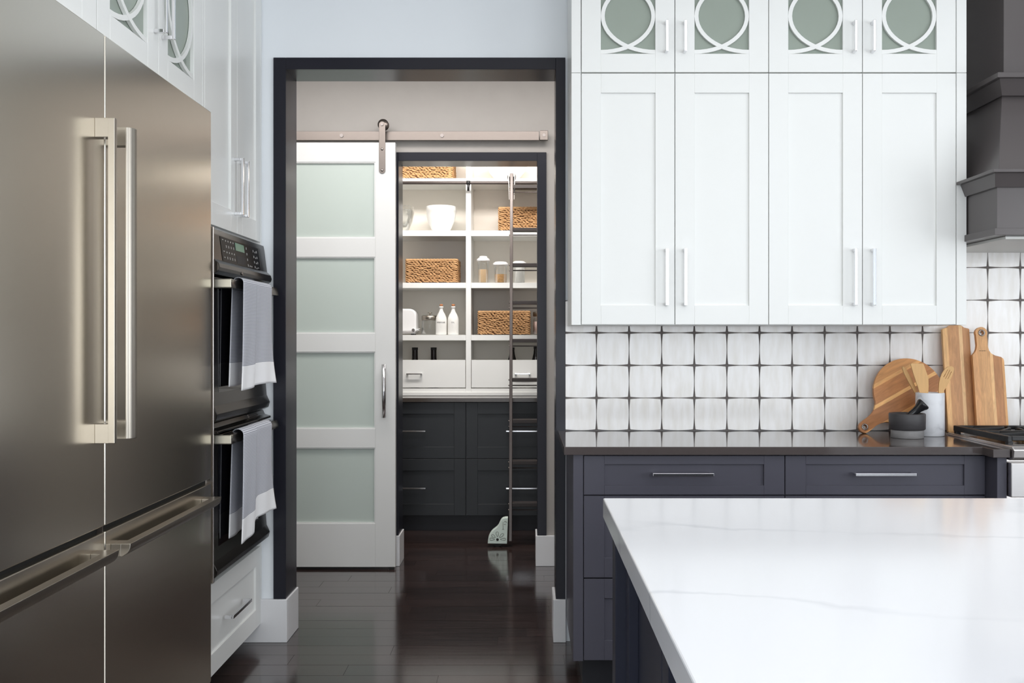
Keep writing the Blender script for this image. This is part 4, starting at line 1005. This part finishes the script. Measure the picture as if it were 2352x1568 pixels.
for rw in range(rows):
    z = 0.012 + rw * (bh - 0.022) / (rows - 1)
    for face in range(4):
        Ls = bw if face % 2 == 0 else bd
        n = int(Ls / 0.0235)
        for k in range(n + 1):
            s = -Ls / 2 + Ls * (k + (0.5 if rw % 2 else 0.0)) / n + random.uniform(-0.003, 0.003)
            s = max(-Ls / 2 + 0.012, min(Ls / 2 - 0.012, s))
            tl = 0.34 + random.uniform(-0.18, 0.18); zz = z + random.uniform(-0.0025, 0.0025)
            dirn = (Vector((1, 0, 0)), Vector((0, 1, 0)), Vector((-1, 0, 0)), Vector((0, -1, 0)))[face]
            outv = (Vector((0, -1, 0)), Vector((1, 0, 0)), Vector((0, 1, 0)), Vector((-1, 0, 0)))[face]
            c = dirn * s + outv * ((bd if face % 2 == 0 else bw) / 2 + 0.002 + random.uniform(0, 0.003)); c.z = zz
            ax = (dirn * math.cos(tl) - Vector((0, 0, 1)) * math.sin(tl)); az = outv.cross(ax).normalized()
            wv.ell(c, (0.0205, 0.0062, 0.0054), Matrix((ax, outv, az)).transposed(), 7, 4)
tmp = wv.build('weave_source', SEAGR); me_weave = tmp.data; bpy.data.objects.remove(tmp)
rm = MB()
for k in range(2):
    per = []
    hw, hd = bw / 2 + 0.002, bd / 2 + 0.002
    for i in range(40): per.append((-hw + 2 * hw * i / 40, -hd))
    for i in range(28): per.append((hw, -hd + 2 * hd * i / 28))
    for i in range(40): per.append((hw - 2 * hw * i / 40, hd))
    for i in range(28): per.append((-hw, hd - 2 * hd * i / 28))
    rm.path([(a + 0.002 * math.sin(i * 1.3 + k * PI), b + 0.002 * math.sin(i * 1.1 + k * PI), bh + 0.001 + 0.0028 * math.sin(i * 1.2 + k * PI)) for i, (a, b) in enumerate(per)], 0.0066, 7, True)
tmp = rm.build('rim_source', SEAGR); me_rim = tmp.data; bpy.data.objects.remove(tmp)
for (cx, y0, z0, label) in ((-0.693, 6.985, 2.4495, 'woven seagrass basket on the topmost left pantry shelf, cut off by the door head'),
                            (-0.660, 6.985, 1.7105, 'woven seagrass basket alone on the left pantry shelf above the bottles'),
                            (0.000, 6.985, 2.0795, 'woven seagrass basket behind the ladder, on the shelf above the canisters'),
                            (-0.146, 6.985, 1.3415, 'woven seagrass basket behind the ladder, on the shelf below the canisters')):
    r = thing('woven_basket', label, 'basket', (cx, y0 + bd / 2, z0), 'woven baskets on the pantry shelves')
    for nm, me in (('basket_body', me_core), ('weave', me_weave), ('rim', me_rim)):
        o = bpy.data.objects.new(nm, me); COL.objects.link(o); o.parent = r
        if nm == 'weave': o['kind'] = 'stuff'
# mixing bowls
def bowl(name, cx, cy, z0, prof, mat, label, cat='bowl', n=48):
    o = MB().lathe((cx, cy, z0), prof, n).build(name, mat, None, loc=(cx, cy, z0)); tag(o, label, cat); return o
deep = [(0, 0.002), (0.056, 0.002), (0.060, 0.006), (0.075, 0.03), (0.096, 0.075), (0.105, 0.115), (0.107, 0.150), (0.1085, 0.152), (0.1085, 0.184), (0.106, 0.187), (0.102, 0.184), (0.101, 0.15), (0.09, 0.078), (0.07, 0.035), (0.05, 0.012), (0, 0.01)]
bowl('mixing_bowl', -0.602, 7.09, 2.079, deep, CERAM, 'deep white ceramic mixing bowl with a banded rim on the second shelf')
gl = [(0, 0.0), (0.06, 0.0), (0.075, 0.02), (0.1, 0.08), (0.112, 0.150), (0.116, 0.152), (0.1135, 0.154), (0.108, 0.150), (0.096, 0.082), (0.071, 0.024), (0.058, 0.005), (0, 0.005)]
bowl('glass_bowl', -0.905, 7.08, 2.0795, gl, CLEAR, 'clear glass bowl holding a smaller glass bowl, beside the white mixing bowl')
sm = [(r_ * 0.93, z_ * 0.93) for r_, z_ in gl]
bowl('small_glass_bowl', -0.905, 7.08, 2.0795 + 0.040, sm, CLEAR, 'smaller clear glass bowl nested on top of the glass bowl')
wide = [(0, 0.001), (0.062, 0.001), (0.066, 0.010), (0.098, 0.030), (0.128, 0.065), (0.146, 0.105), (0.156, 0.14), (0.159, 0.143), (0.152, 0.143), (0.140, 0.107), (0.121, 0.068), (0.09, 0.035), (0.05, 0.018), (0, 0.016)]
bowl('serving_bowl', -0.130, 7.12, 2.4495, wide, CERAM, 'wide white serving bowl on the topmost shelf behind the ladder roller')
# canisters with white pop-up lids
def canister(cx, cy, z0, rad, hh, fill, mat, label, small=False):
    r = thing('canister', label, 'canister', (cx, cy, z0), 'clear canisters on the pantry shelf')
    n = 32
    MB().lathe((cx, cy, z0), [(0, 0.0008), (rad, 0.0008), (rad + 0.001, 0.004), (rad + 0.004, hh * 0.8), (rad + 0.004, hh), (rad + 0.0015, hh), (rad - 0.0015, 0.006), (0, 0.005)], n).build('jar', CLEAR, r)
    MB().lathe((cx, cy, z0), [(0, 0.0058), (rad - 0.0022, 0.0068), (rad - 0.0005, fill * 0.98), (rad * 0.6, fill), (0, fill * 1.01)], n).build('contents', mat, r)
    l = MB().lathe((cx, cy, z0), [(0, hh + 0.0005), (rad + 0.009, hh + 0.0005), (rad + 0.0105, hh + 0.004), (rad + 0.0105, hh + 0.014), (rad + 0.007, hh + 0.018), (rad - 0.001, hh + 0.022), (rad - 0.004, hh + 0.026), (0, hh + 0.026)], n).build('lid', PLASTW, r)
    if not small: MB().lathe((cx, cy, z0), [(0, hh + 0.0265), (rad - 0.008, hh + 0.0265), (rad - 0.007, hh + 0.033), (rad - 0.012, hh + 0.037), (0, hh + 0.037)], n).build('button', PLASTW, l)
canister(-0.2965, 7.05, 1.7105, 0.036, 0.158, 0.10, BEIGE, 'tall clear canister with white lid, half full of oats')
canister(-0.172, 7.05, 1.7105, 0.044, 0.128, 0.066, CEREAL, 'short clear canister with white lid holding brown cereal', True)
canister(-0.040, 7.05, 1.7105, 0.041, 0.132, 0.118, FLOURC, 'clear canister full of white flour behind the ladder treads', True)
# glass jars with steel lids
def jar(cx, cy, z0, rad, hh, label, contents=None, knob=True):
    r = thing('glass_jar', label, 'jar', (cx, cy, z0), 'glass jars with steel lids')
    MB().lathe((cx, cy, z0), [(0, 0.0008), (rad - 0.004, 0.0008), (rad, 0.006), (rad, hh * 0.88), (rad - 0.008, hh), (rad - 0.0105, hh), (rad - 0.003, hh * 0.87), (rad - 0.003, 0.008), (0, 0.006)], 36).build('jar', CLEAR, r)
    if contents: MB().lathe((cx, cy, z0), [(0, 0.0075), (rad - 0.0042, 0.009), (rad - 0.0042, hh * 0.72), (0, hh * 0.74)], 36).build('contents', contents, r)
    l = MB().lathe((cx, cy, z0), [(0, hh + 0.0005), (rad - 0.006, hh + 0.0005), (rad - 0.003, hh + 0.003), (rad - 0.003, hh + 0.030), (rad - 0.007, hh + 0.034), (0, hh + 0.037)], 36).build('lid', STEELH, r)
    if knob: MB().lathe((cx, cy, z0), [(0.005, hh + 0.037), (0.004, hh + 0.051), (0.017, hh + 0.052), (0.017, hh + 0.056), (0, hh + 0.057)], 24).build('knob', STEELH, l)
jar(-0.684, 7.10, 1.3415, 0.063, 0.105, 'empty glass jar with brushed steel knobbed lid, left of the vinegar bottle')
jar(0.112, 7.05, 1.3415, 0.055, 0.132, 'tall glass jar with steel lid at the right end, beside the lower basket', PINKC, False)
# ceramic bottles
def bottle(cx, cy, z0, word, label):
    r = thing('ceramic_bottle', label, 'bottle', (cx, cy, z0), 'white ceramic bottles')
    MB().lathe((cx, cy, z0), [(0, 0.001), (0.037, 0.001), (0.040, 0.005), (0.040, 0.105), (0.037, 0.124), (0.028, 0.146), (0.0165, 0.166), (0.0125, 0.180), (0.0125, 0.192), (0.0155, 0.194), (0.0155, 0.202), (0.013, 0.204), (0.0, 0.204)], 40).build('body', CERAM, r)
    MB().lathe((cx, cy, z0), [(0, 0.2045), (0.0105, 0.2045), (0.0125, 0.219), (0, 0.2205)], 20).build('cork', CORK, r)
    mb = MB()
    for txt, sz, zz in ((word, 0.0155, 0.083), ('- - - -', 0.010, 0.070), ('- - -', 0.010, 0.060), ('- -', 0.010, 0.050)):
        bm = text_bm(txt, sz)
        for v in bm.verts:   # wrap the lettering around the bottle
            th = v.co.x / 0.0405; rr = 0.0403 + v.co.z * 0.4 + 0.0003
            v.co = Vector((cx + rr * math.sin(th), cy - rr * math.cos(th), z0 + zz + v.co.y))
        tmp = bpy.data.meshes.new('tmp'); bm.to_mesh(tmp); bm.free(); mb.bm.from_mesh(tmp); bpy.data.meshes.remove(tmp)
    mb.build('lettering', INK, r)
bottle(-0.596, 7.03, 1.3415, 'VINEGAR', 'white ceramic bottle lettered VINEGAR with a cork stopper')
bottle(-0.5105, 7.03, 1.3415, 'OIL', 'white ceramic bottle lettered OIL with a cork stopper')
# toaster
tx0, tx1, ty0, ty1, tz = -1.02, -0.772, 7.00, 7.17, 1.3415
r = thing('toaster', 'white toaster with chrome base at the left end of the bottle shelf', 'toaster', ((tx0 + tx1) / 2, 7.085, tz))
def rr_prof(a, b, z0, z1, rad, n=8):
    return [(a, z0), (b, z0), (b, z1 - rad * 1.6)] + [(b - rad + rad * math.cos(PI / 2 * i / n) - 0.004 * i / n, z1 - rad + rad * math.sin(PI / 2 * i / n)) for i in range(n + 1)] + [(a + rad - rad * math.sin(PI / 2 * i / n), z1 - rad + rad * math.cos(PI / 2 * i / n)) for i in range(n + 1)]
MB().prism(rr_prof(tx0, tx1, tz + 0.024, tz + 0.186, 0.045), lambda p, q, t: (p, t, q), ty0, ty1).build('shell', PLASTW, r, 0.012, 4)
box('base', CHROME, r, tx0 + 0.006, tx1 - 0.004, ty0 + 0.006, ty1 - 0.006, tz + 0.010, tz + 0.0235, 0.004)
for fx in (tx0 + 0.03, tx1 - 0.03): box('foot', RUBBER, r, fx - 0.012, fx + 0.012, ty0 + 0.02, ty1 - 0.02, tz + 0.0005, tz + 0.0095, 0.001)
mb = MB().tube((tx1 - 0.02, ty0 + 0.004, tz + 0.034), (tx1 - 0.02, ty0 - 0.012, tz + 0.034), 0.011, n=20); mb.build('dial', CHROME, r)
box('lever', CHROME, r, tx1 - 0.001, tx1 + 0.020, 7.07, 7.10, tz + 0.032, tz + 0.046, 0.003)
# dark bottles standing inside the open-topped drawers
def dark_bottle(cx, cy, label, kind=0, hh=0.285):
    z0 = 0.9625
    pr = [(0, 0.001), (0.036, 0.001), (0.038, 0.005), (0.038, 0.150), (0.034, 0.176), (0.024, 0.198), (0.0215, 0.21), (0.0205, hh - 0.004), (0.019, hh), (0, hh)]
    if kind: pr = [(0, 0.001), (0.036, 0.001), (0.038, 0.005), (0.038, 0.17), (0.034, 0.19), (0.026, 0.215), (0.019, 0.245), (0.016, hh - 0.02), (0.0135, hh), (0, hh)]
    r = thing('dark_bottle', label, 'bottle', (cx, cy, z0), 'dark bottles in the open-topped drawers')
    MB().lathe((cx, cy, z0), pr, 28).build('body', BOTTLE, r)
    MB().lathe((cx, cy, z0), [(pr[-3][0] + 0.0012, hh - 0.018), (pr[-3][0] + 0.0012, hh + 0.001), (0, hh + 0.0015)], 24).build('cap', INK, r)
dark_bottle(-0.790, 7.08, 'dark bottle neck showing above the left pantry drawer, the left one of two', 0, 0.288)
dark_bottle(-0.655, 7.08, 'dark bottle neck showing above the left pantry drawer, the right one of two', 0, 0.288)
dark_bottle(-0.090, 7.08, 'dark tapering bottle top showing just behind the ladder side rail', 1, 0.288)
dark_bottle(0.082, 7.08, 'dark bottle top showing beside the right door casing of the pantry', 1, 0.298)
